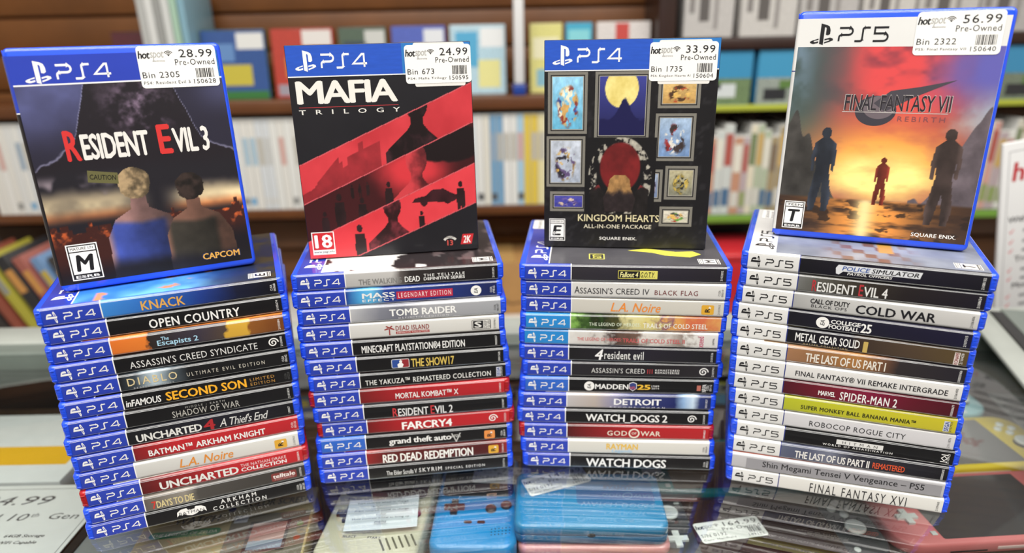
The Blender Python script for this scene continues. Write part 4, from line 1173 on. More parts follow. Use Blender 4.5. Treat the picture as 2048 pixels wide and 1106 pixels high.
def art_red(u, v):
    """black card with four slanting red bands: a skyline, smoke and abstract dark shapes"""
    n, n2 = fbm(u, v, 5, 51), fbm(u, v, 16, 60)
    c = hx('17161b') + .03 * n[..., None]
    t1, t2, t3, t4 = .46 + .357 * u, .272 + .362 * u, .085 + .35 * u, -.093 + .333 * u
    band = lambda a, b: sstep(0, .004, a - v) * sstep(0, .004, v - b)
    r1 = mix(hx('a82830') + 0 * u[..., None], hx('d8424a'), n)
    sky = t2 + .05 + .15 * np.floor(vnoise(u, 0 * v, 20, 13) * 4) / 4 * sstep(.0, .3, u)
    r1 = mix(r1, hx('7d2228') * (.8 + .5 * n2[..., None]), sstep(0, .004, sky - v) * (u < .46) * .8)
    bust = lambda a, b, k: inpoly(u, v, [(a - .20 * k, b - .5 * k), (a - .19 * k, b - .23 * k), (a - .06 * k, b - .13 * k), (a - .035 * k, b - .10 * k), (a - .035 * k, b - .04 * k), (a + .035 * k, b - .04 * k), (a + .035 * k, b - .10 * k), (a + .06 * k, b - .13 * k), (a + .19 * k, b - .23 * k), (a + .22 * k, b - .5 * k)]) | oval(u, v, a, b, .065 * k, .085 * k)
    man = lambda a, b, k: oval(u, v, a, b, .012 * k, .014 * k) | inpoly(u, v, [(a - .02 * k, b - .018 * k), (a + .02 * k, b - .018 * k), (a + .024 * k, b - .07 * k), (a + .016 * k, b - .145 * k), (a + .004 * k, b - .145 * k), (a, b - .09 * k), (a - .004 * k, b - .145 * k), (a - .016 * k, b - .145 * k), (a - .024 * k, b - .07 * k)])
    r1 = np.where(bust(.68, .735, 1.0)[..., None], hx('231317') * (.7 + .9 * sstep(.45, .75, n2)[..., None]), r1)
    c = mix(c, r1, band(t1, t2))
    r2 = mix(hx('3a1216') + 0 * u[..., None], hx('c9343c'), sstep(.9, .2, np.sqrt(((u - .62) / .35) ** 2 + ((v - .42) / .2) ** 2) + .4 * (n - .5)))
    r2 = mix(r2, hx('180e11'), sstep(1.1, .9, np.sqrt(((u - .84) / .24) ** 2 + ((v - .54) / .09) ** 2) + .3 * (n2 - .5)))
    r2 = np.where(bust(.66, .47, .95)[..., None], mix(hx('c23c43') + 0 * u[..., None], hx('4a181d'), sstep(.62, .74, u + .14 * (n2 - .5))), r2)
    for a, b, k in ((.20, .30, 1.3), (.11, .22, .9), (.33, .28, 1.1), (.28, .352, .42), (.325, .357, .42), (.37, .362, .42), (.49, .35, 1.0)):
        r2 = np.where(man(a, b, k)[..., None], hx('1d1012') * (.8 + .9 * n2[..., None]), r2)
    c = mix(c, r2, band(t2, t3))
    r3 = mix(hx('c12f38') + 0 * u[..., None], hx('e0474f'), n)
    car = inpoly(u, v, [(.62, .255), (.64, .275), (.70, .285), (.745, .315), (.81, .317), (.86, .292), (.885, .285), (.89, .265), (.86, .25)]) | oval(u, v, .69, .255, .022, .022) | oval(u, v, .83, .262, .022, .022)
    r3 = np.where(car[..., None], hx('2a1116') * (.7 + 1.0 * n2[..., None]), r3)
    r3 = np.where(bust(.50, .245, .8)[..., None], hx('3a161b') * (.7 + 1.1 * sstep(.4, .7, n2)[..., None]), r3)
    for a, b, k in ((.30, .14, 1.4), (.91, .335, 1.1), (.67, .20, .8)):
        r3 = np.where(man(a, b, k)[..., None], hx('1d0d10') + .08 * n2[..., None], r3)
    c = mix(c, r3, band(t3, t4))
    for t in (t1, t2, t3, t4):
        c = mix(c, hx('e8626a'), (np.abs(v - t) < .0026) * .8)
    return c


MW, MH = 142.4, 170.1
o, fb = boxed('game_box', MW, MH, 16, mat('1b1014', .5, .2, noise=.2, nscale=40), None)
picture('cover_picture', o, fb, .5, MW - .5, .5, MH - 24, lambda u, v: art_red(u, v * .86), 210, 240)
put_text('title_lettering', o, fb, 'MAFIA', 5, 83, MH - 44, MH - 26.5, 'e2dfd8', .05, 0, .9, lift=.08)
put_quad('title_rule', o, fb, 6, 83, MH - 46.8, MH - 46.4, mat('b5343a', .5), .06)
put_text('title_lettering', o, fb, 'TRILOGY', 5.5, 84, MH - 52, MH - 48.4, 'dcdad4', .02, 0, 2.6, lift=.08)
p = put_quad('rating_label', o, fb, 3.2, 21.6, 3.5, 23, WHITE_INK, .05)
b2 = Matrix.Diagonal((1 / (18.4 * MM), 1 / (19.5 * MM), 1, 1))
put_quad('rating_field', p, b2, .8, 17.6, 4.2, 18.8, mat('c0262c', .4, .3), .02)
put_text('rating_letter', p, b2, '18', 2.2, 16.4, 5.6, 17.2, 'ecebe8', .05, lift=.05)
put_text('rating_lettering', p, b2, 'www.pegi.info', .8, 17.6, 1.0, 3.4, '2a2a2e', .01, lift=.05)
put('studio_arch', o, fb, strokes_data([arc(0, -3, 6, 35, 145, 8)], 2.0), 118, 9, mat('c9c6c0', .5), .06)
put_text('studio_lettering', o, fb, 'HANGAR', 113.4, 122.6, 11.4, 12.6, '2a2a2e', .02, lift=.1)
put_text('studio_lettering', o, fb, '13', 115.5, 120.5, 4.6, 9.4, 'c85048', .05, lift=.08)
put('maker_badge', o, fb, poly_data([(0, 0), (9.5, 0), (11.5, 9), (2, 9)]), 127, 5, mat('c22a30', .4, .3), .06)
put_text('maker_lettering', o, fb, '2K', 129.3, 136, 6.2, 12.6, 'ecebe8', .05, .15, lift=.1)
price_sticker(o, fb, MW - 52, MH - 31, '24.99', 'Bin 673', 'PS4: Mafia Trilogy', 150595)
stand(o, -98.8, 552.1, Z13, 8.13, 2.24, 16, MW, MH)
tag(o, 'black cardboard game box with slanting red bands, standing on the second stack', 'game box', 'game cases standing upright on the stacks')

KW, KH = 136.9, 169.6
o, fb = boxed('game_box', KW, KH, 16, mat('151417', .5, .2, noise=.15, nscale=40), None)
picture('cover_picture', o, fb, .5, KW - .5, .5, KH - 24, lambda u, v: hx('141316') + .05 * (fbm(u, v, 30, 70)[..., None] > .62) + .02 * fbm(u, v, 4, 71)[..., None], 60, 60)


def art_patch(seed, cols, sky, f=3.2):
    def fn(u, v):
        n, n2 = fbm(u, v, f, seed), fbm(u, v, f * 2.4, seed + 9)
        c = mix(hx(sky[0]) + 0 * u[..., None], hx(sky[1]), v + .3 * (n - .5))
        for q, h in enumerate(cols):
            d = np.sqrt(((u - .5) / .36) ** 2 + ((v - .45) / .42) ** 2)
            c = mix(c, hx(h), sstep(.56, .62, fbm(u, v, f * 1.6, seed + 31 * q + 5)) * sstep(1.05, .8, d + .4 * (n2 - .5)))
        return c * (.8 + .4 * n2[..., None])
    return fn


def wall_frame(u0, u1, v0, v1, fn, seed, nu=40):
    p = put_quad('picture_frame', o, fb, u0, u1, v0, v1, mat('77746c', .45, .3, noise=.75, nscale=420), .05)
    b2 = Matrix.Diagonal((1 / ((u1 - u0) * MM), 1 / ((v1 - v0) * MM), 1, 1))
    w, h, t = u1 - u0, v1 - v0, 2.2
    put_quad('frame_moulding', p, b2, t, w - t, t, h - t, mat('1d1b1c', .5), .02)
    put_quad('frame_moulding', p, b2, t + .9, w - t - .9, t + .9, h - t - .9, mat('9a968c', .45, .3, noise=.4, nscale=400), .03)
    picture('framed_picture', p, b2, t + 1.5, w - t - 1.5, t + 1.5, h - t - 1.5, fn, nu, int(nu * h / w), .05)


def art_moon(u, v):
    n = fbm(u, v, 7, 5)
    c = mix(hx('1b1c48') + 0 * u[..., None], hx('3a3f8c'), v)
    d = np.sqrt((u - .48) ** 2 + ((v - .80) * 1.1) ** 2)
    c = mix(c, mix(hx('c9b25a') + 0 * u[..., None], hx('efe39a'), n), sstep(.37, .355, d))
    return mix(c, hx('161646'), sstep(.0, .03, .30 + .35 * np.exp(-((u - .55) / .16) ** 2) + .1 * (fbm(u, v, 12, 8) - .5) - v))


top = KH - 24.4
wall_frame(3, 35, KH - 73, top, art_patch(3, ('3a4a8a', 'c9a060', '8a3a30', 'd8d0b8'), ('5fa8c8', '8fc4e0')), 1)
wall_frame(41, 85, KH - 78, top, art_moon, 2, 50)
wall_frame(91, 124, KH - 53, KH - 30, art_patch(9, ('b5482c', 'd8b060', '4a3424'), ('b08a50', 'cfae70')), 3)
wall_frame(90, 122, KH - 95, KH - 57, art_patch(14, ('8a2a2a', '3a3030', 'd8d4cc'), ('6a86b0', '9fb4cc')), 4)
wall_frame(2, 34, KH - 117, KH - 75, art_patch(21, ('8a6a30', '5a4a70', '2a2830', 'c9a050'), ('9fa8b8', 'b9c0cc')), 5)
wall_frame(5, 36, KH - 138, KH - 121, art_patch(27, ('2a2830', 'd0b8a0', '6a5a9a'), ('3a3a8a', '4a4aa0')), 6)
wall_frame(100, 126, KH - 127, KH - 99, art_patch(33, ('2a2a26', '8a7a40', 'b9a050'), ('7a7a6a', 'b0a888')), 7)
wall_frame(82, 98, KH - 129, KH - 102, art_patch(39, ('4a4a6a', '8a8090', '3a3450'), ('6a7a9a', '9aa6bc')), 8)
wall_frame(97, 124, KH - 150, KH - 133, art_patch(45, ('5a8a3a', 'b5402c', '3a3a3a', 'd8b060'), ('b9b4a4', 'cfcabc')), 9)


def art_throne(u, v):
    """plain carved armchair back: dark red cushion, grey scrollwork, warm blur in the seat"""
    n, n2 = fbm(u, v, 6, 91), fbm(u, v, 18, 95)
    c = hx('141316') + 0 * u[..., None]
    d = np.sqrt(((u - .5) / .46) ** 2 + ((v - .52) / .50) ** 2)
    c = mix(c, hx('8a867c') * (.5 + n2[..., None]), sstep(1.0, .96, d) * sstep(.72, .8, d + .25 * (n2 - .5)) * sstep(.45, .55, n2))
    d2 = np.sqrt(((u - .5) / .30) ** 2 + ((v - .66) / .30) ** 2)
    c = mix(c, hx('6a1c1e') * (.7 + .6 * n[..., None]), sstep(1.0, .9, d2))
    arm = inpoly(u, v, [(.10, .02), (.08, .40), (.2, .46), (.28, .36), (.30, .12), (.70, .12), (.72, .36), (.80, .46), (.92, .40), (.90, .02)])
    c = np.where(arm[..., None], mix(hx('1b1819') + 0 * u[..., None], hx('5a2022'), sstep(.40, .46, v + .1 * (n2 - .5))) * (.7 + .7 * n2[..., None]), c)
    seat = inpoly(u, v, [(.30, .14), (.27, .30), (.33, .40), (.36, .52), (.42, .57), (.58, .57), (.64, .52), (.67, .40), (.73, .30), (.70, .14)])
    c = np.where(seat[..., None], mix(hx('2a2224') + 0 * u[..., None], hx('9a7448'), sstep(.34, .44, v + .2 * (n - .5))) * (.7 + .6 * n2[..., None]), c)
    return c


picture('armchair_print', o, fb, 34, 92, KH - 148, KH - 76, art_throne, 110, 140, .12)
put_text('title_lettering', o, fb, 'KINGDOM HEARTS', 29, 97, KH - 146.5, KH - 140.5, 'd9cfa6', .015, 0, 1.0, lift=.2)
put_text('title_lettering', o, fb, 'ALL-IN-ONE PACKAGE', 34, 91, KH - 152.5, KH - 149, 'd9d2bc', .015, 0, 1.05, lift=.2)
put_text('maker_lettering', o, fb, 'SQUARE ENIX.', 47.5, 79, 6.5, 9.6, 'e6e4e0', .03, 0, 1.05, lift=.1)
rating(o, fb, 4.5, 5.5, 13.6, 19.5, 'E', 'EVERYONE 10+')
put_text('rating_letter', o, fb, '10+', 6.6, 12, 10.8, 13.8, 'ecebe8', .05, lift=.2)
price_sticker(o, fb, KW - 54, KH - 32, '33.99', 'Bin 1735', 'PS4: Kingdom Hearts Al', 150604)
stand(o, 96.6, 556.3, Z13, -7.46, 2.12, 16, KW, KH)
tag(o, 'black cardboard game box printed with small framed pictures, standing on the third stack', 'game box', 'game cases standing upright on the stacks')


def art_sunset(u, v):
    """red and gold sky over water between dark jagged rocks"""
    n, n2 = fbm(u, v, 4, 101), fbm(u, v, 12, 107)
    c = mix(hx('7a3a48') + 0 * u[..., None], hx('d2484a'), sstep(.5, .15, np.abs(u - .52)) * sstep(.4, .75, v))
    c = mix(c, hx('5c3040'), sstep(.45, .75, fbm(u, v * 1.6, 5, 150)) * sstep(.5, .8, v) * .7)
    c = mix(c, hx('41504f'), sstep(.45, .05, u + .15 * (n - .5)) * sstep(.3, .6, v))
    c = mix(c, hx('8fa8c8'), sstep(.35, .65, fbm(u, v, 6, 120)) * sstep(.15, .0, u) * sstep(.5, .9, v) * .5)
    c = mix(c, hx('5d5aa6'), sstep(.62, .95, u + .2 * (n - .5)) * sstep(.62, .85, v))
    c = mix(c, hx('9fc0d0'), sstep(.75, 1.0, u + .15 * (n2 - .5)) * sstep(.50, .62, v) * sstep(.85, .65, v) * .8)
    g = np.exp(-((u - .52) / .38) ** 2 - ((v - .40) / .20) ** 2)
    c = mix(c, hx('eb9a48'), np.clip(g * 1.4, 0, 1) * np.clip(.3 + 1.2 * fbm(u, v * 2.2, 6, 160), 0, 1))
    g2 = np.exp(-((u - .52) / .26) ** 2 - ((v - .33) / .11) ** 2)
    c = mix(c, hx('fbe88e'), np.clip(g2 * 1.6, 0, 1) * np.clip(.45 + .9 * fbm(u, v * 2.4, 8, 170), 0, 1))
    rl = .34 + .30 * np.exp(-((u - .02) / .13) ** 2) + .12 * (vnoise(u, 0 * v, 24, 5) - .5) - 1.0 * np.clip(u - .16, 0, 1)
    c = mix(c, hx('3a3836') * (.7 + .7 * n2[..., None]), sstep(0, .01, rl - v) * (u < .42))
    rr = .22 + .46 * sstep(.72, .98, u) - .5 * np.clip(u - .97, 0, 1) + .1 * (vnoise(u, 0 * v, 20, 15) - .5) * sstep(.68, .74, u)
    c = mix(c, hx('5d545a') * (.7 + .6 * n2[..., None]), sstep(0, .01, rr - v) * (u > .68))
    w = sstep(.21, .19, v)
    wc = mix(hx('3a2a22') + 0 * u[..., None], hx('ee9a4a'), np.clip(np.exp(-((u - .5) / .26) ** 2) * 1.1, 0, 1) * sstep(.25, .6, fbm(u * .6, v * 3, 10, 130)))
    wc = mix(wc, hx('2b211d'), sstep(.6, .66, fbm(u, v * 2, 12, 140)) * .8)
    wc = mix(wc, hx('f5dfa0'), np.exp(-((u - .47) / .05) ** 2) * .9)
    c = mix(c, wc, w)
    # three plain standing silhouettes
    for a, b, k, h in ((.215, .555, 1.0, '23272f'), (.835, .565, 1.1, '332a28'), (.53, .42, .56, '5c241c')):
        m = oval(u, v, a, b, .026 * k, .030 * k) | inpoly(u, v, [(a - .014 * k, b - .02 * k), (a + .014 * k, b - .02 * k), (a + .058 * k, b - .055 * k), (a + .066 * k, b - .13 * k), (a + .058 * k, b - .21 * k), (a + .044 * k, b - .20 * k), (a + .046 * k, b - .12 * k), (a + .038 * k, b - .20 * k), (a + .062 * k, b - .36 * k), (a + .05 * k, b - .43 * k), (a + .02 * k, b - .43 * k), (a + .006 * k, b - .27 * k), (a - .022 * k, b - .43 * k), (a - .052 * k, b - .43 * k), (a - .058 * k, b - .36 * k), (a - .036 * k, b - .20 * k), (a - .046 * k, b - .12 * k), (a - .046 * k, b - .21 * k), (a - .06 * k, b - .21 * k), (a - .066 * k, b - .13 * k), (a - .056 * k, b - .055 * k)])
        c = np.where(m[..., None], hx(h) * (.65 + .8 * n2 + .5 * sstep(.03, .06, np.abs(u - a) / k))[..., None], c)
    return c


o = game_case('game_case', 5, mat('cfcfcd', .3, .75), mat('cfcfcd', .35, .6), BLUE)
o['_h'], o['_w'] = CL, CW
front_logo(o, 5)
picture('cover_picture', o, FRB, 2, 132.4, 5.2, CL - 25.2, art_sunset, 200, 240)
SIL = mat('6f6a70', .35, .6)
put('meteor_disc', o, FRB, poly_data(arc(0, 0, 1, 0, 350, 35)), 60, 100.5, mat('3c3a42', .35, .6), .05, 13.5, 11)
put('meteor_disc', o, FRB, poly_data(arc(0, 0, 1, 0, 350, 35)), 62, 103, mat('6a6066', .35, .6), .07, 10.5, 8.4)
put('meteor_tail', o, FRB, poly_data([(0, 0), (8, -6), (24, 4), (50, 17), (28, 12), (10, 9)]), 58, 106, mat('46434a', .35, .6), .09)
for d, col, lf in ((.35, 'b9b3b0', .12), (0, '2a262c', .16)):
    put_text('title_lettering', o, FRB, 'FINAL FANTASY VII', 39 - d, 107 + d, 100.5 - d, 112 + d, col, .012 + d * .03, 0, .95, lift=lf)
put_quad('title_rule', o, FRB, 38, 106, 99.2, 99.7, mat('b9b3b0', .4), .12)
put_text('title_lettering', o, FRB, 'REBIRTH', 75, 105, 93.5, 97, '7a4a50', 0, 0, 1.4, lift=.14)
rating(o, FRB, 6.5, 7, 15, 22, 'T', 'TEEN')
put_text('maker_lettering', o, FRB, 'SQUARE ENIX.', 97, 126, 8, 11.4, 'e6e4e0', .03, 0, 1.05, lift=.1)
price_sticker(o, FRB, 77, CL - 31, '56.99', 'Bin 2322', 'PS5: Final Fantasy VII', 150640, under=False, rot=.6)
stand(o, 279.5, 510.5, Z14, -23.29, 3.91, CT, 138.3, 171.8)
tag(o, 'upright blue-rimmed case with a red and gold sunset cover, standing on the rightmost stack', 'game case', 'game cases standing upright on the stacks')


# ------------------------------------------------------------------ things under the glass
SZ = -72.0


def handheld(color, screen, loc, rotz, label, L=208, W=91, Tk=14, key='cfd2d0'):
    o = empty('handheld_console', loc, rotz, label, 'console', 'handheld consoles under the glass')
    bmt = mat(color, .38, .15)
    new_obj('body', loft(L, W, 24, [(0, 3), (1, 1.2), (3, 0), (Tk - 3, 0), (Tk - 1, .8), (Tk, 2.4)], n=9, angle=60), o, bmt)
    new_obj('screen', loft(L - 84, W - 12, 2, [(Tk, 0), (Tk + .25, .1)], n=4, smooth=False), o, mat(screen, .15, .8))
    km = mat(key, .4, .2)
    xl, xr = -L / 2 + 25, L / 2 - 23
    for sx, (yy) in ((xl, 20), (xr, -10)):
        st = new_obj('thumb_stick', disc_data(9.0, Tk + 3, Tk + 5.5, 28, 1, .8), o, km, T(sx, yy, 0))
        new_obj('stick_well', disc_data(9.6, Tk, Tk + .3, 28, .1), st, RUBBER, T(0, 0, 0))
        new_obj('stick_stem', disc_data(5, Tk, Tk + 3.2, 16, .1), st, RUBBER, T(0, 0, 0))
    a, b = 3.0, 9.6
    plus = [(-a, b), (-a, a), (-b, a), (-b, -a), (-a, -a), (-a, -b), (a, -b), (a, -a), (b, -a), (b, a), (a, a), (a, b)]
    new_obj('direction_pad', prism_data(plus, Tk, Tk + 2.2), o, km, T(xl, -12, 0))
    for dx, dy in ((0, 8), (8, 0), (0, -8), (-8, 0)):
        new_obj('face_button', disc_data(3.9, Tk, Tk + 2, 20, .5), o, km, T(xr, 18 + dx * 0 + dy, 0) @ T(dx, 0, 0))
    new_obj('menu_button', box_data(5, 1.8, .9, .2, xl + 12, 36, Tk), o, km)
    new_obj('menu_button', box_data(5, 5, .9, .3, xl + 12, -34, Tk), o, km)
    new_obj('menu_button', disc_data(2.9, Tk, Tk + 1, 18, .3), o, km, T(xr - 10, -34, 0))
    new_obj('vent_slot', box_data(34, 1.2, 1.6, .2, -L / 2 + 62, -W / 2 + .2, 4), o, RUBBER)
    new_obj('card_slot', box_data(60, .8, 3.2, .2, 14, -W / 2 + .1, 5), o, mat('d6b8b4', .5))
    new_obj('headphone_jack', box_data(3, .8, 3, .6, 62, -W / 2 + .1, 5), o, RUBBER)
    return o


handheld('cf7576', '4a494c', (437, 521, SZ), 3, 'coral pink handheld console at bottom right under the glass', W=95)
handheld('3a3b3e', '33221d', (222, 497, SZ), 2, 'dark grey handheld console in front of the turquoise one', L=210)
handheld('2f8a8c', '3a2018', (218, 592, SZ), 0, 'turquoise handheld console lying behind the dark grey one')
handheld('d6bc3a', '6c6a6a', (462, 622, SZ), 3, 'yellow handheld console lying behind the coral one', L=214)
handheld('8fb6bc', '77787a', (452, 714, SZ), 1, 'pale blue-green handheld console at the far right under the glass', W=76)


def tag_sticker(loc, rotz, price, label, w=62, h=26, low='Cons: Handheld', num=149162):
    o = empty('price_tag', loc, rotz, label, 'price tag', 'price tags under the glass')
    price_sticker(o, T(-w / 2, -h / 2, 0), 0, 0, price, 'S/N 0192', low, num, w=w, h=h, under=False, name='tag_card')
    return o


def clamshell(color, loc, rotz, label, dark):
    o = empty('folding_console', loc, rotz, label, 'console', 'folding consoles in a stack')
    m = mat(color, .22, .6)
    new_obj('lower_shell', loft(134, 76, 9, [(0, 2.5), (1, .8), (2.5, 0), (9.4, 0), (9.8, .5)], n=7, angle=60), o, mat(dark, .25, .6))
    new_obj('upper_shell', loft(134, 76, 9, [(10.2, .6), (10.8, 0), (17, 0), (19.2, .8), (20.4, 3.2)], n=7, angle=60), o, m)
    new_obj('hinge', loft(60, 9, 4, [(6, 0), (16, 0)], n=5), o, mat(dark, .25, .6), T(0, 35, 0))
    new_obj('camera_lens', disc_data(3.4, 0, .5, 20, .1), o, RUBBER, T(0, -38.0, 11) @ Matrix.Rotation(math.radians(90), 4, 'X') @ SC(1, .55))
    new_obj('mirror_panel', loft(70, 34, 3, [(20.4, 0), (20.6, .2)], n=4, smooth=False), o, mat('3a6fa0', .12, .9), T(24, 8, 0))
    return o


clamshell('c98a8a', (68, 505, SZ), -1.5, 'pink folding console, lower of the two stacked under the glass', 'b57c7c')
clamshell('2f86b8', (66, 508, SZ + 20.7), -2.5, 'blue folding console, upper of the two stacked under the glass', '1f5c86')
tag_sticker((38, 533, SZ + 41.6), 20, '149.99', 'white price tag lying on the blue folding console')
tag_sticker((193, 493, SZ + 14.6), 9, '164.99', 'white price tag lying on the dark grey handheld console')

o = empty('pocket_console', (-124, 522, SZ), -5, 'off-white chunky pocket console with a paper note on it', 'console')
OFFW = mat('b9b49f', .45, .1, noise=.04, nscale=30)
new_obj('body', loft(90, 148, 10, [(0, 3), (2, .6), (5, 0), (27, 0), (30, .8), (32, 3)], n=7, angle=60), o, OFFW)
new_obj('screen_bezel', loft(78, 60, 6, [(32, 0), (32.6, .4)], n=5, smooth=False), o, mat('3a3a44', .3, .5), T(0, 34, 0))
new_obj('screen', loft(48, 44, 1, [(32.6, 0), (32.8, .1)], n=4, smooth=False), o, mat('17181a', .1, .8), T(0, 33, 0))
put_text('brand_lettering', o, T(0, 0, 32.1), 'Nintendo GAME BOY', -34, 12, -4, 1, '2b2b55', .02, .2)
a, b = 3.6, 11
plus = [(-a, b), (-a, a), (-b, a), (-b, -a), (-a, -a), (-a, -b), (a, -b), (a, -a), (b, -a), (b, a), (a, a), (a, b)]
new_obj('direction_pad', prism_data(plus, 32, 35), o, RUBBER, T(-26, -22, 0))
for dx, dy in ((20, -24), (34, -18)):
    new_obj('round_button', disc_data(5, 32, 35, 20, .6), o, mat('6a1c3a', .4, .2), T(dx, dy, 0))
for q in range(6):
    new_obj('speaker_slot', box_data(1.6, 15, .5, .1), o, mat('55513f', .6), T(13 + q * 5.2, -58 + q * 1.6, 31.9) @ Matrix.Rotation(.5, 4, 'Z'))
put_text('button_lettering', o, T(0, 0, 32.1), 'START', -2, 10, -51, -48.4, '2b2b30', .04)
put_text('button_lettering', o, T(0, 0, 32.1), 'SELECT', -24, -12, -51, -48.4, '2b2b30', .04)
nt_ = empty('paper_note', (-121, 499, SZ + 36.2), 4, 'white paper note with typed lines lying on the off-white console', 'note')
V, Fc = [], []
for j in range(9):
    for i in range(13):
        u, v = i / 12, j / 8
        V.append((-32 + 64 * u, -21 + 42 * v - 3 * math.sin(u * 3.1), 2.2 * math.sin(u * 3.0) * (1 - v) + 1.5 * v * u))
for j in range(8):
    for i in range(12):
        q = j * 13 + i
        Fc.append((q, q + 1, q + 14, q + 13))
sh = new_obj('sheet', mesh('sheet', V, Fc, True), nt_, mat('c6ccd2', .7, noise=.02))
for q, (tx, w) in enumerate((('IPS Modded Gameboy', 34), ('Turn contrast wheel to change', 46), ('brightness.', 17), ('Press contrast wheel to change', 48), ('color', 9), ('Hold contrast wheel to bring up', 50), ('menu', 10))):
    put_text('typed_line', nt_, T(0, 0, 4.4), tx, -w / 2, w / 2, 12.5 - q * 5.2, 15.4 - q * 5.2, '3a3d44', .01)

o = empty('pocket_console', (-37, 530, SZ), -2, 'bright blue pocket console with dark buttons beside the off-white one', 'console')
BLU = mat('1f84c4', .3, .5)
new_obj('body', loft(77, 133, 12, [(0, 3), (2, .6), (5, 0), (22, 0), (25, .8), (27, 3.5)], n=8, angle=60), o, BLU)
new_obj('screen_bezel', loft(68, 58, 6, [(27, 0), (27.5, .4)], n=5, smooth=False), o, mat('2b2b30', .3, .6), T(0, 30, 0))
new_obj('screen', loft(46, 42, 1, [(27.5, 0), (27.7, .1)], n=4, smooth=False), o, mat('3a3f44', .1, .8), T(0, 30, 0))
new_obj('direction_pad', prism_data([(x * .85, y * .85) for x, y in plus], 27, 30), o, mat('3a2b2a', .4, .2), T(-20, -16, 0))
for dx, dy in ((14, -18), (28, -13)):
    new_obj('round_button', disc_data(5, 27, 30, 20, .6), o, mat('3a2b2a', .4, .2), T(dx, dy, 0))
for dx in (-6, 6):
    new_obj('pill_button', loft(7.5, 3.4, 1.6, [(27, 0), (28, .3)], n=5), o, RUBBER, T(dx, -35, 0))
for q in range(18):
    new_obj('speaker_hole', disc_data(.65, 26.9, 27.12, 8, .05), o, RUBBER, T(16 + (q % 6) * 3.2, -44 - (q // 6) * 3.6 + (q % 6) * .5, 0))
tag_sticker((-14, 561, SZ + 27.9), -6, '79.99', 'curled white price tag on the bright blue pocket console', w=56)

o = empty('boxed_gadget', (-263, 492, SZ), 6, 'gold cardboard box with a green corner and a pictured pink screen', 'box')
GOLD = mat('a8966a', .35, .3, noise=.08, nscale=20)
new_obj('carton', box_data(150, 110, 24, .8), o, GOLD)
B = T(-75, -55, 24)
put('green_corner', o, B, poly_data([(0, 0), (34, 0), (24, 26), (0, 26)]), 1, 83, mat('1f4a36', .4, .3), .03)
hexes = []
for r in range(4):
    for q in range(6 - r // 2):
        cx, cy = 3 + q * 5.4 + (r % 2) * 2.7, 4 + r * 4.8
        if cx < 28 - r * 2:
            hexes.append([(cx + 2.4 * math.cos(math.radians(60 * t + 30)), cy + 2.4 * math.sin(math.radians(60 * t + 30))) for t in range(6)])
put('hexagon_pattern', o, B, polys_data(hexes), 2, 84, mat('3f7a58', .4, .3), .06)
put_text('box_lettering', o, B, 'GAME &', 30, 66, 88, 97, '2b2b28', .03, .1, lift=.1)
put_text('box_lettering', o, B, 'WATCH', 26, 66, 71, 80, '2b2b28', .03, .1, lift=.1)
put('green_pill', o, B, loft(62, 9, 4.4, [(0, 0), (.05, 0)], n=6, smooth=False), 40, 58, mat('2b7a4a', .4, .3), .05)
put_text('box_lettering', o, B, 'THE LEGEND OF ZELDA', 12, 68, 56.2, 59.8, 'd6d6c8', .02, .1, lift=.14)
put_text('box_lettering', o, B, 'COLOR SCREEN', 82, 146, 88, 97, '2b2b28', .04, .1, lift=.1)
put_quad('pictured_gadget', o, B, 78, 148, 4, 76, mat('6d6556', .35, .4), .04)
put_quad('pictured_screen', o, B, 96, 132, 26, 66, mat('3a3634', .3, .4), .07)
put_quad('pictured_screen', o, B, 99, 129, 40, 63, mat('b58880', .3, .4), .1)
put_quad('pictured_screen', o, B, 99, 129, 29, 40, mat('7f8fa0', .3, .4), .1)
put('pictured_button', o, B, DISC, 141, 40, mat('9a4a30', .4), .1, 3, 3)
put('pictured_button', o, B, DISC, 141, 58, mat('5d8a4a', .4), .1, 3, 3)
put('badge', o, B, DISC, 74, 86, mat('2b3a7a', .4), .1, 3.4, 3.4)
put_quad('badge', o, B, 80, 92, 66, 76, mat('c9c9d0', .4), .11)
put_text('box_lettering', o, B, 'GAME & WATCH', 81, 91, 69, 73, '3a3a6a', .03, lift=.14)

o = empty('price_sign', (-510, 510, SZ), 0, 'white card sign with a tablet price in slanted grey lettering', 'sign')
new_obj('card', prism_data([(-110, -80), (107, -80), (107, 62), (-110, 62)], 18, 19), o, mat('d2d2d0', .6, noise=.02))
new_obj('card_stand', box_data(190, 120, 18, 1, 0, -8, 0), o, RUBBER)
B = T(0, 0, 19.05)
put('border_line', o, B, strokes_data([[(-109, 56), (103, 56), (103, -80)]], .6), 0, 0, mat('5a5a5c', .6), .04)
put_text('price_lettering', o, B, '$334.99', -45, 57, 30, 45, '4c4c50', .0, .2, 1.0)
put_text('sign_lettering', o, B, 'iPad 10', -13, 48, 9, 19, '4c4c50', 0, .2, 1.0)
put_text('sign_lettering', o, B, 'th', 50, 57, 14, 19.5, '4c4c50', 0, .2, 1.0)
put_text('sign_lettering', o, B, 'Gen', 68, 96, 10.5, 19, '4c4c50', 0, .2, 1.0)
put_text('sign_lettering', o, B, '64GB Storage', 43, 80, -14.5, -9.5, '3c3c40', .03, .2)
put_text('sign_lettering', o, B, 'WiFi Capable', 43, 78, -23, -18, '3c3c40', .03, .2)

o = empty('tablet', (-365, 478, SZ), 0, 'silver tablet with a black edge lying right of the white sign', 'tablet')
new_obj('housing', prism_data([(-28, -70), (36, -70), (44, 62), (-28, 62)], 0, 16), o, mat('8f9496', .3, .3, .3))
new_obj('glass_edge', prism_data([(-36, -70), (-28.2, -70), (-28.2, 62), (-36, 62)], 0, 18), o, RUBBER)

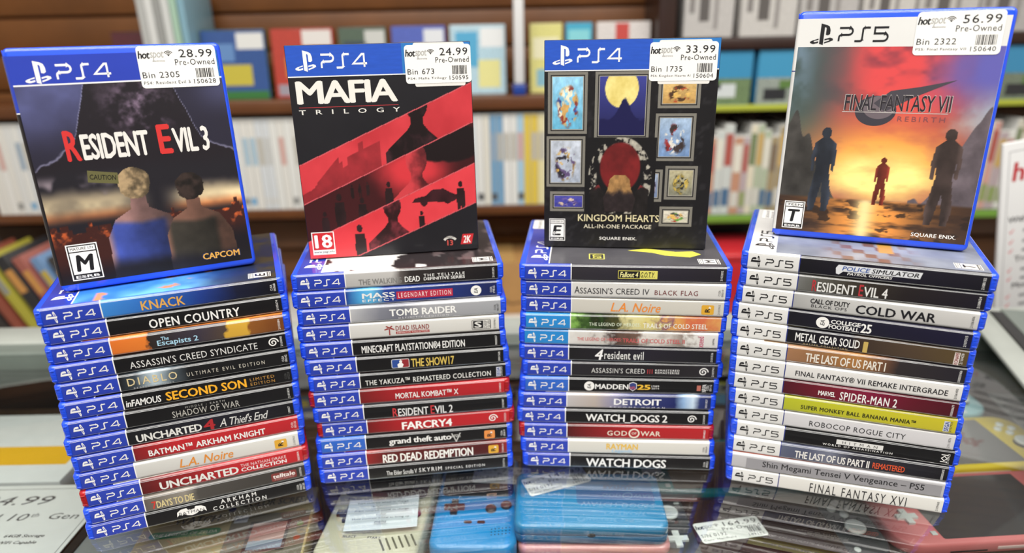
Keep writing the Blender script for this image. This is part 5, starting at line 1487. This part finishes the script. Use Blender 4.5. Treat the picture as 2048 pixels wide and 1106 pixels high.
o = empty('flat_carton', (-580, 642, SZ), 0, 'white flat carton with a yellow stripe behind the sign', 'box')
new_obj('carton', box_data(230, 130, 20, 1), o, mat('cfd0d0', .5, noise=.03))
put_quad('yellow_stripe', o, T(0, 0, 20), -115, 104, -36, -2, mat('dba81e', .5), .05)
o = empty('printed_sheet', (618, 680, -71.9), -8, 'grey paper sheet with dark typed lines at the far right', 'paper')
new_obj('sheet', box_data(66, 120, .6), o, mat('9a9a98', .7))
for q in range(6):
    put_quad('typed_line', o, T(0, 0, .6), -28, 26 - 4 * (q % 3), 44 - q * 15, 49 - q * 15, mat('5c5c5e', .7), .05)

# ------------------------------------------------------------------ things behind the counter
o = empty('shop_sign', (870, 940, -950), 0, 'white upright sign with red lettering at the right edge', 'sign')
TILT = T(-150, -12, 898) @ Matrix.Rotation(math.radians(-10.4), 4, 'Y')
new_obj('panel', box_data(300, 6, 345, 1.5, 150, 0, -80), o, mat('d0d0d0', .45, .2), TILT)
new_obj('pole', box_data(24, 16, 850, 2, 20, 4, 10), o, mat('8a8a8a', .4))
new_obj('foot', box_data(200, 140, 10, 2, 20, 4, 0), o, mat('3a3a3c', .5))
B = TILT @ frame((1, 0, 0), (0, 0, 1), (0, -1, 0), (0, -3.1, 0))
put('border_line', o, B, strokes_data([[(9, -70), (9, 252), (207, 252)]], .8), 0, 0, mat('8a8a8c', .5), .05)
put_text('sign_lettering', o, B, 'hotspot', 14, 128, 200, 236, 'b5333a', .05, .1)
for q, (tx, u, w, y) in enumerate((('With', 12, 26, 148), ('Tra', 24, 20, 87), ('Mor', 23, 22, 45), ('Purc', 22, 28, 1), ('Not a', 20, 28, -31))):
    put_text('sign_lettering', o, B, tx, u, u + w, y, y + 9, '2a2a2e', .03)
for y in (134, 118, 104, 74, 60, 32, 18):
    put('tick_mark', o, B, strokes_data([[(-2, 1), (0, -2), (4, 4)]], 1.4), 17, y, mat('c8606a', .5), .08)
    put_quad('text_line', o, B, 34, 180, y - 2, y + 2, mat('77777a', .5), .06)

CASE_W = mat('d0d0cc', .35, .4)


def shelf_case(name, x, y, z, w, h, d, shellm, facem, label, cat, group, rot=None, patch=None):
    o = empty(name, (x, y, z), 0, label, cat, group)
    if rot:
        o.rotation_euler = [math.radians(a) for a in rot]
    new_obj('shell', box_data(w, d, h, 1.2, 0, 0, 0), o, shellm)
    B = frame((1, 0, 0), (0, 0, 1), (0, -1, 0), (0, -d / 2, 0))
    put_quad('cover', o, B, 1.0, w - 1.0, 1.6, h - 1.6, facem, .15).matrix_basis = B @ T(-w / 2 + .6, 1.6, .15) @ SC((w - 1.2) * MM, (h - 3.2) * MM)
    for (u0, u1, v0, v1, col) in (patch or ()):
        put_quad('cover_patch', o, B, -w / 2 + u0 * w, -w / 2 + u1 * w, v0 * h, v1 * h, mat(col, .4, .4), .3)
    return o


rs = random.Random(3)
x = -1085.0
nrow = 0
HUE = {'c9cdd0': 'cool white', 'd4d2cc': 'warm white', '9fc0d4': 'light blue', 'd2cfc4': 'cream', 'bfcdd4': 'pale blue', 'd8cfa0': 'pale yellow', '6f98b8': 'blue', 'd2b84a': 'yellow', 'c9c4b4': 'cream', 'd6d6d0': 'white', 'b98a70': 'tan', 'a8b49a': 'sage', '8fa4a8': 'blue-grey', 'c99a90': 'pink', 'd6cfb8': 'ivory', '9a8a68': 'khaki', 'c2c8c4': 'pale grey', 'b0a0a4': 'mauve'}
while x < 265:
    w = rs.choice((14.4, 14.4, 15.2, 13.6))
    face = rs.choice(('d6d6d2', 'd0d1cf', 'd9d8d4', 'c9cdd0', 'd4d2cc'))
    if x > -130:
        face = rs.choice(('cfd6da', 'd6d6d2', '9fc0d4', 'd2cfc4', 'bfcdd4', 'd8cfa0', '6f98b8', 'd9d9d6'))
        if 20 < x < 50:
            face = 'd2b84a'
    pt = []
    if rs.random() < .6:
        pt.append((.15, .85, .5, .8, rs.choice(('b9b9b6', 'c49a92', '9ab4c4', 'b0aca2', '8a9cae'))))
    if rs.random() < .5:
        pt.append((.1, .9, .06, .14, rs.choice(('6fa0c4', '8a8a88', '4a4a4c', 'c9c9c6'))))
    nrow += 1
    zone = 'left of the stormy cover' if x < -900 else 'between the stormy and red-banded covers' if x < -420 else 'behind the red-banded box' if x < -120 else 'between the two black boxes'
    lab = '%s game case in the back shelf row %s' % (HUE.get(face, 'white'), zone)
    shelf_case('shelved_case', x + w / 2, 1478, 14, w - .5, 190, 136, CASE_W, mat(face, .4, .3), lab, 'game case', 'white spines on the back shelf' if x < -130 else 'tinted spines on the back shelf', patch=pt)
    x += w
x = 345.0
nrow = 0
while x < 1100:
    w = rs.choice((13, 14.4, 16, 20))
    h = rs.choice((165, 178, 186, 190))
    nrow += 1
    face = rs.choice(('c9c4b4', 'd6d6d0', 'b98a70', 'a8b49a', '8fa4a8', 'c99a90', 'd6cfb8', '9a8a68', 'c2c8c4', 'b0a0a4'))
    shelf_case('shelved_book', x + w / 2, 1478, -16, w - .5, h, 140, CASE_W, mat(face, .5, .2), '%s slim case in the mixed right shelf row %s' % (HUE[face], 'left of the sunset cover' if x < 620 else 'behind the sunset cover'), 'game case', 'mixed spines on the right shelf', patch=[(.1, .9, .55, .9, rs.choice(('a8544a', '6a7a50', 'd9d6c8', '7a6a58', 'c0a060'))), (.1, .9, .1, .3, rs.choice(('8a9a60', '4a6a8a', 'c9c9c0')))])
    x += w

for (x0, x1, shell, face, pt, words) in (
    (-790, -700, '2a1418', '4a1a24', [(.1, .9, .1, .5, '2b1c2a')], 'dark maroon'),
    (-613, -482, '1f4a2a', '2c4c86', [(.2, .75, .2, .5, 'b5a83c'), (.55, .97, .72, .95, 'cfcfcc'), (.02, .98, .0, .12, '2f6a34'), (.1, .5, .55, .8, '5a7fb0')], 'blue-fronted, green-edged'),
    (-473, -346, '7a1f1c', 'a83a2e', [(.2, .8, .3, .6, 'c07a40'), (.5, .97, .75, .97, 'cfcac6'), (.05, .95, .04, .2, '8f8a94')], 'red-fronted'),
    (-338, -240, '2b3430', '4a5a4c', [(.1, .6, .3, .8, '33404a'), (.55, .97, .7, .95, 'b9bab6')], 'dark green-grey'),
    (-232, -122, '2a3a86', '4a5aa8', [(.15, .7, .3, .75, 'b9ae3c'), (.6, .97, .68, .95, 'cdd0d4')], 'blue and yellow'),
    (-116, -2, 'b9c4c8', 'a4c0cc', [(.1, .5, .4, .9, '4a9ac0'), (.5, .9, .1, .5, 'd0cc8a'), (.55, .97, .68, .95, 'd6d8d8')], 'pale blue'),
    (44, 112, 'c4bf8a', 'c9c47a', [(.1, .9, .5, .8, 'd6d2b0'), (.2, .8, .1, .35, '7aa8b8')], 'pale yellow'),
    (116, 172, '2f86a8', '3a9ab8', [(.1, .9, .6, .9, '7ac0c8'), (.2, .8, .1, .4, '356a98')], 'turquoise'),
    (178, 288, 'cfcac6', 'c8c2bf', [(.35, .6, .72, .98, 'b5403a'), (.1, .9, .1, .4, 'd8d6d4')], 'white with a red top')):
    shelf_case('small_game_case', (x0 + x1) / 2, 1440, 240.3, x1 - x0 - 3, 134, 14, mat(shell, .35, .4), mat(face, .4, .4, noise=.35, nscale=40), words + ' small case facing out on the upper back shelf', 'game case', 'small cases facing out on the upper back shelf', rot=(-5, 0, 0), patch=pt)
for k, (w, c) in enumerate(((16, 'a9aaa8'), (16, 'c9cac8'), (15, '8f908e'), (16, 'c2c4c2'), (14, '9ab8a4'), (14, '7aa0b0'))):
    shelf_case('shelved_case', -700 + 15.5 * k, 1470, 240.3, w - 1.5, 205, 130, mat(c, .4, .3), mat(c, .4, .3), '%s tall case standing upright in the group at upper left' % ('grey', 'light grey', 'dark grey', 'silver', 'pale green', 'teal')[k], 'game case', 'tall grey spines at upper left', patch=[(.1, .9, .1, .3, '8a8a88')])
o = empty('shelf_divider', (23, 1418, 240.3), 0, 'white vertical divider with a blue foot between the face-out cases', 'divider')
new_obj('blade', box_data(20, 40, 260, 3, 0, 0, 22), o, mat('d6d6d6', .35, .4))
new_obj('foot', box_data(26, 40, 22, 3), o, mat('24408f', .35, .4))

for k, (w, c) in enumerate(((96, 'b4b1ae'), (108, 'bdbab6'), (112, 'b0adab'), (100, 'c2bfba'), (120, 'b8b5b1'), (120, 'a8a5a4'), (110, 'b9b6b2'))):
    xx = 392 + 116 * k
    shelf_case('white_box', xx, 1470, 341.3, w, 150, 120, mat(c, .5, noise=.05), mat(c, .5, .1, noise=.08, nscale=20), 'white printed box, %s along the top right shelf' % ('first', 'second', 'third', 'fourth', 'fifth', 'sixth', 'seventh')[k], 'box', 'white boxes on the top right shelf', patch=[(.3, .5, .2, .85, '5c5856'), (.6, .68, .1, .9, '8c8886'), (.1, .2, .3, .7, '7c7876')])
for k, (w, c1, c2) in enumerate(((150, '3a8ab4', '6a7f5a'), (150, '3f90b8', '8f9890'), (160, '2f7aa8', '5a6a50'), (160, '4a9ac0', '8a9490'), (150, '3a86b0', '6f7a6a'), (150, '3a8ab4', '8a8f86'))):
    shelf_case('toy_carton', 410 + 162 * k, 1450, 212.3, w, 104, 90, mat(c1, .4, .3), mat(c2, .4, .3, noise=.5, nscale=30), 'blue-topped carton, %s along the narrow right shelf' % ('first', 'second', 'third', 'fourth', 'fifth', 'sixth')[k], 'box', 'blue-topped cartons on the right shelf', patch=[(.0, 1.0, .5, 1.0, c1), (.1, .4, .08, .3, '2b2c30'), (.5, .8, .15, .4, 'c9cfd0'), (.3, .6, .3, .45, '5a7a40')])
shelf_case('white_box', 930, 1415, -16, 90, 110, 30, mat('d0d0ce', .4), mat('d2d2d0', .4), 'white box with dark and green dots near the right sign', 'box', None, patch=[(.3, .5, .5, .7, '2a2a2c'), (.5, .65, .2, .4, '7aa04a')])
o = empty('cardboard_box', (-15, 1450, -230), 3, 'tan cardboard box on the bench behind the middle stacks', 'box')
new_obj('carton', box_data(260, 130, 122, 2), o, mat('a37a48', .7, noise=.1, nscale=14))
new_obj('tape', box_data(40, 131, .6, 0, 0, 0, 122), o, mat('b9935c', .4))
put('handle_hook', o, frame((1, 0, 0), (0, 0, 1), (0, -1, 0), (0, -65.2, 0)), strokes_data([[(-14, 84), (-16, 40), (10, 26), (34, 30)]], 4), 0, 0, mat('5c4022', .6), .3)
o = empty('red_crate', (452, 1400, -230), 0, 'red box on the bench seen between the two right stacks', 'box')
new_obj('crate', box_data(190, 150, 145, 6), o, mat('b3232b', .4, .2))
new_obj('lid', box_data(196, 156, 14, 4, 0, 0, 138), o, mat('c02a32', .4, .2))
o = empty('shade_block', (545, 1512, -230), 0, 'added black block for the shadow under the shelf, behind the red box', 'box')  # black block added to stand for the shadow under the shelf
new_obj('block_body', box_data(420, 30, 200, 4), o, RUBBER)
new_obj('latch', box_data(20, 6, 14, 1, -120, -17, 120), o, mat('3a8ac0', .4))
for k, (c, w) in enumerate((('3a3634', 22), ('8a8434', 16), ('2b2c2e', 26), ('b08a3a', 14), ('4a76a8', 24), ('c07a38', 16), ('35302e', 22), ('8a4a3a', 16), ('a8a03c', 18), ('2b2b2e', 24), ('9a5a50', 20), ('6a8ab0', 18), ('3c3a38', 20))):
    shelf_case('leaning_case', -1225 + 34 * k, 1330, -229.6 + .45 * w, w, 205, 136, mat(c, .45, .2), mat(c, .45, .3, noise=.2, nscale=30), '%s case leaning in the slanted row at far left' % (('dark brown', 'olive', 'charcoal', 'ochre', 'blue', 'orange', 'brown', 'rust', 'mustard', 'black', 'dusty red', 'pale blue', 'slate')[k]), 'game case', 'leaning cases at far left', rot=(0, -24, 0), patch=[(.15, .85, .6, .85, rs.choice(('c9c4a8', 'b9a03c', '8a8a86', 'c08a4a')))])
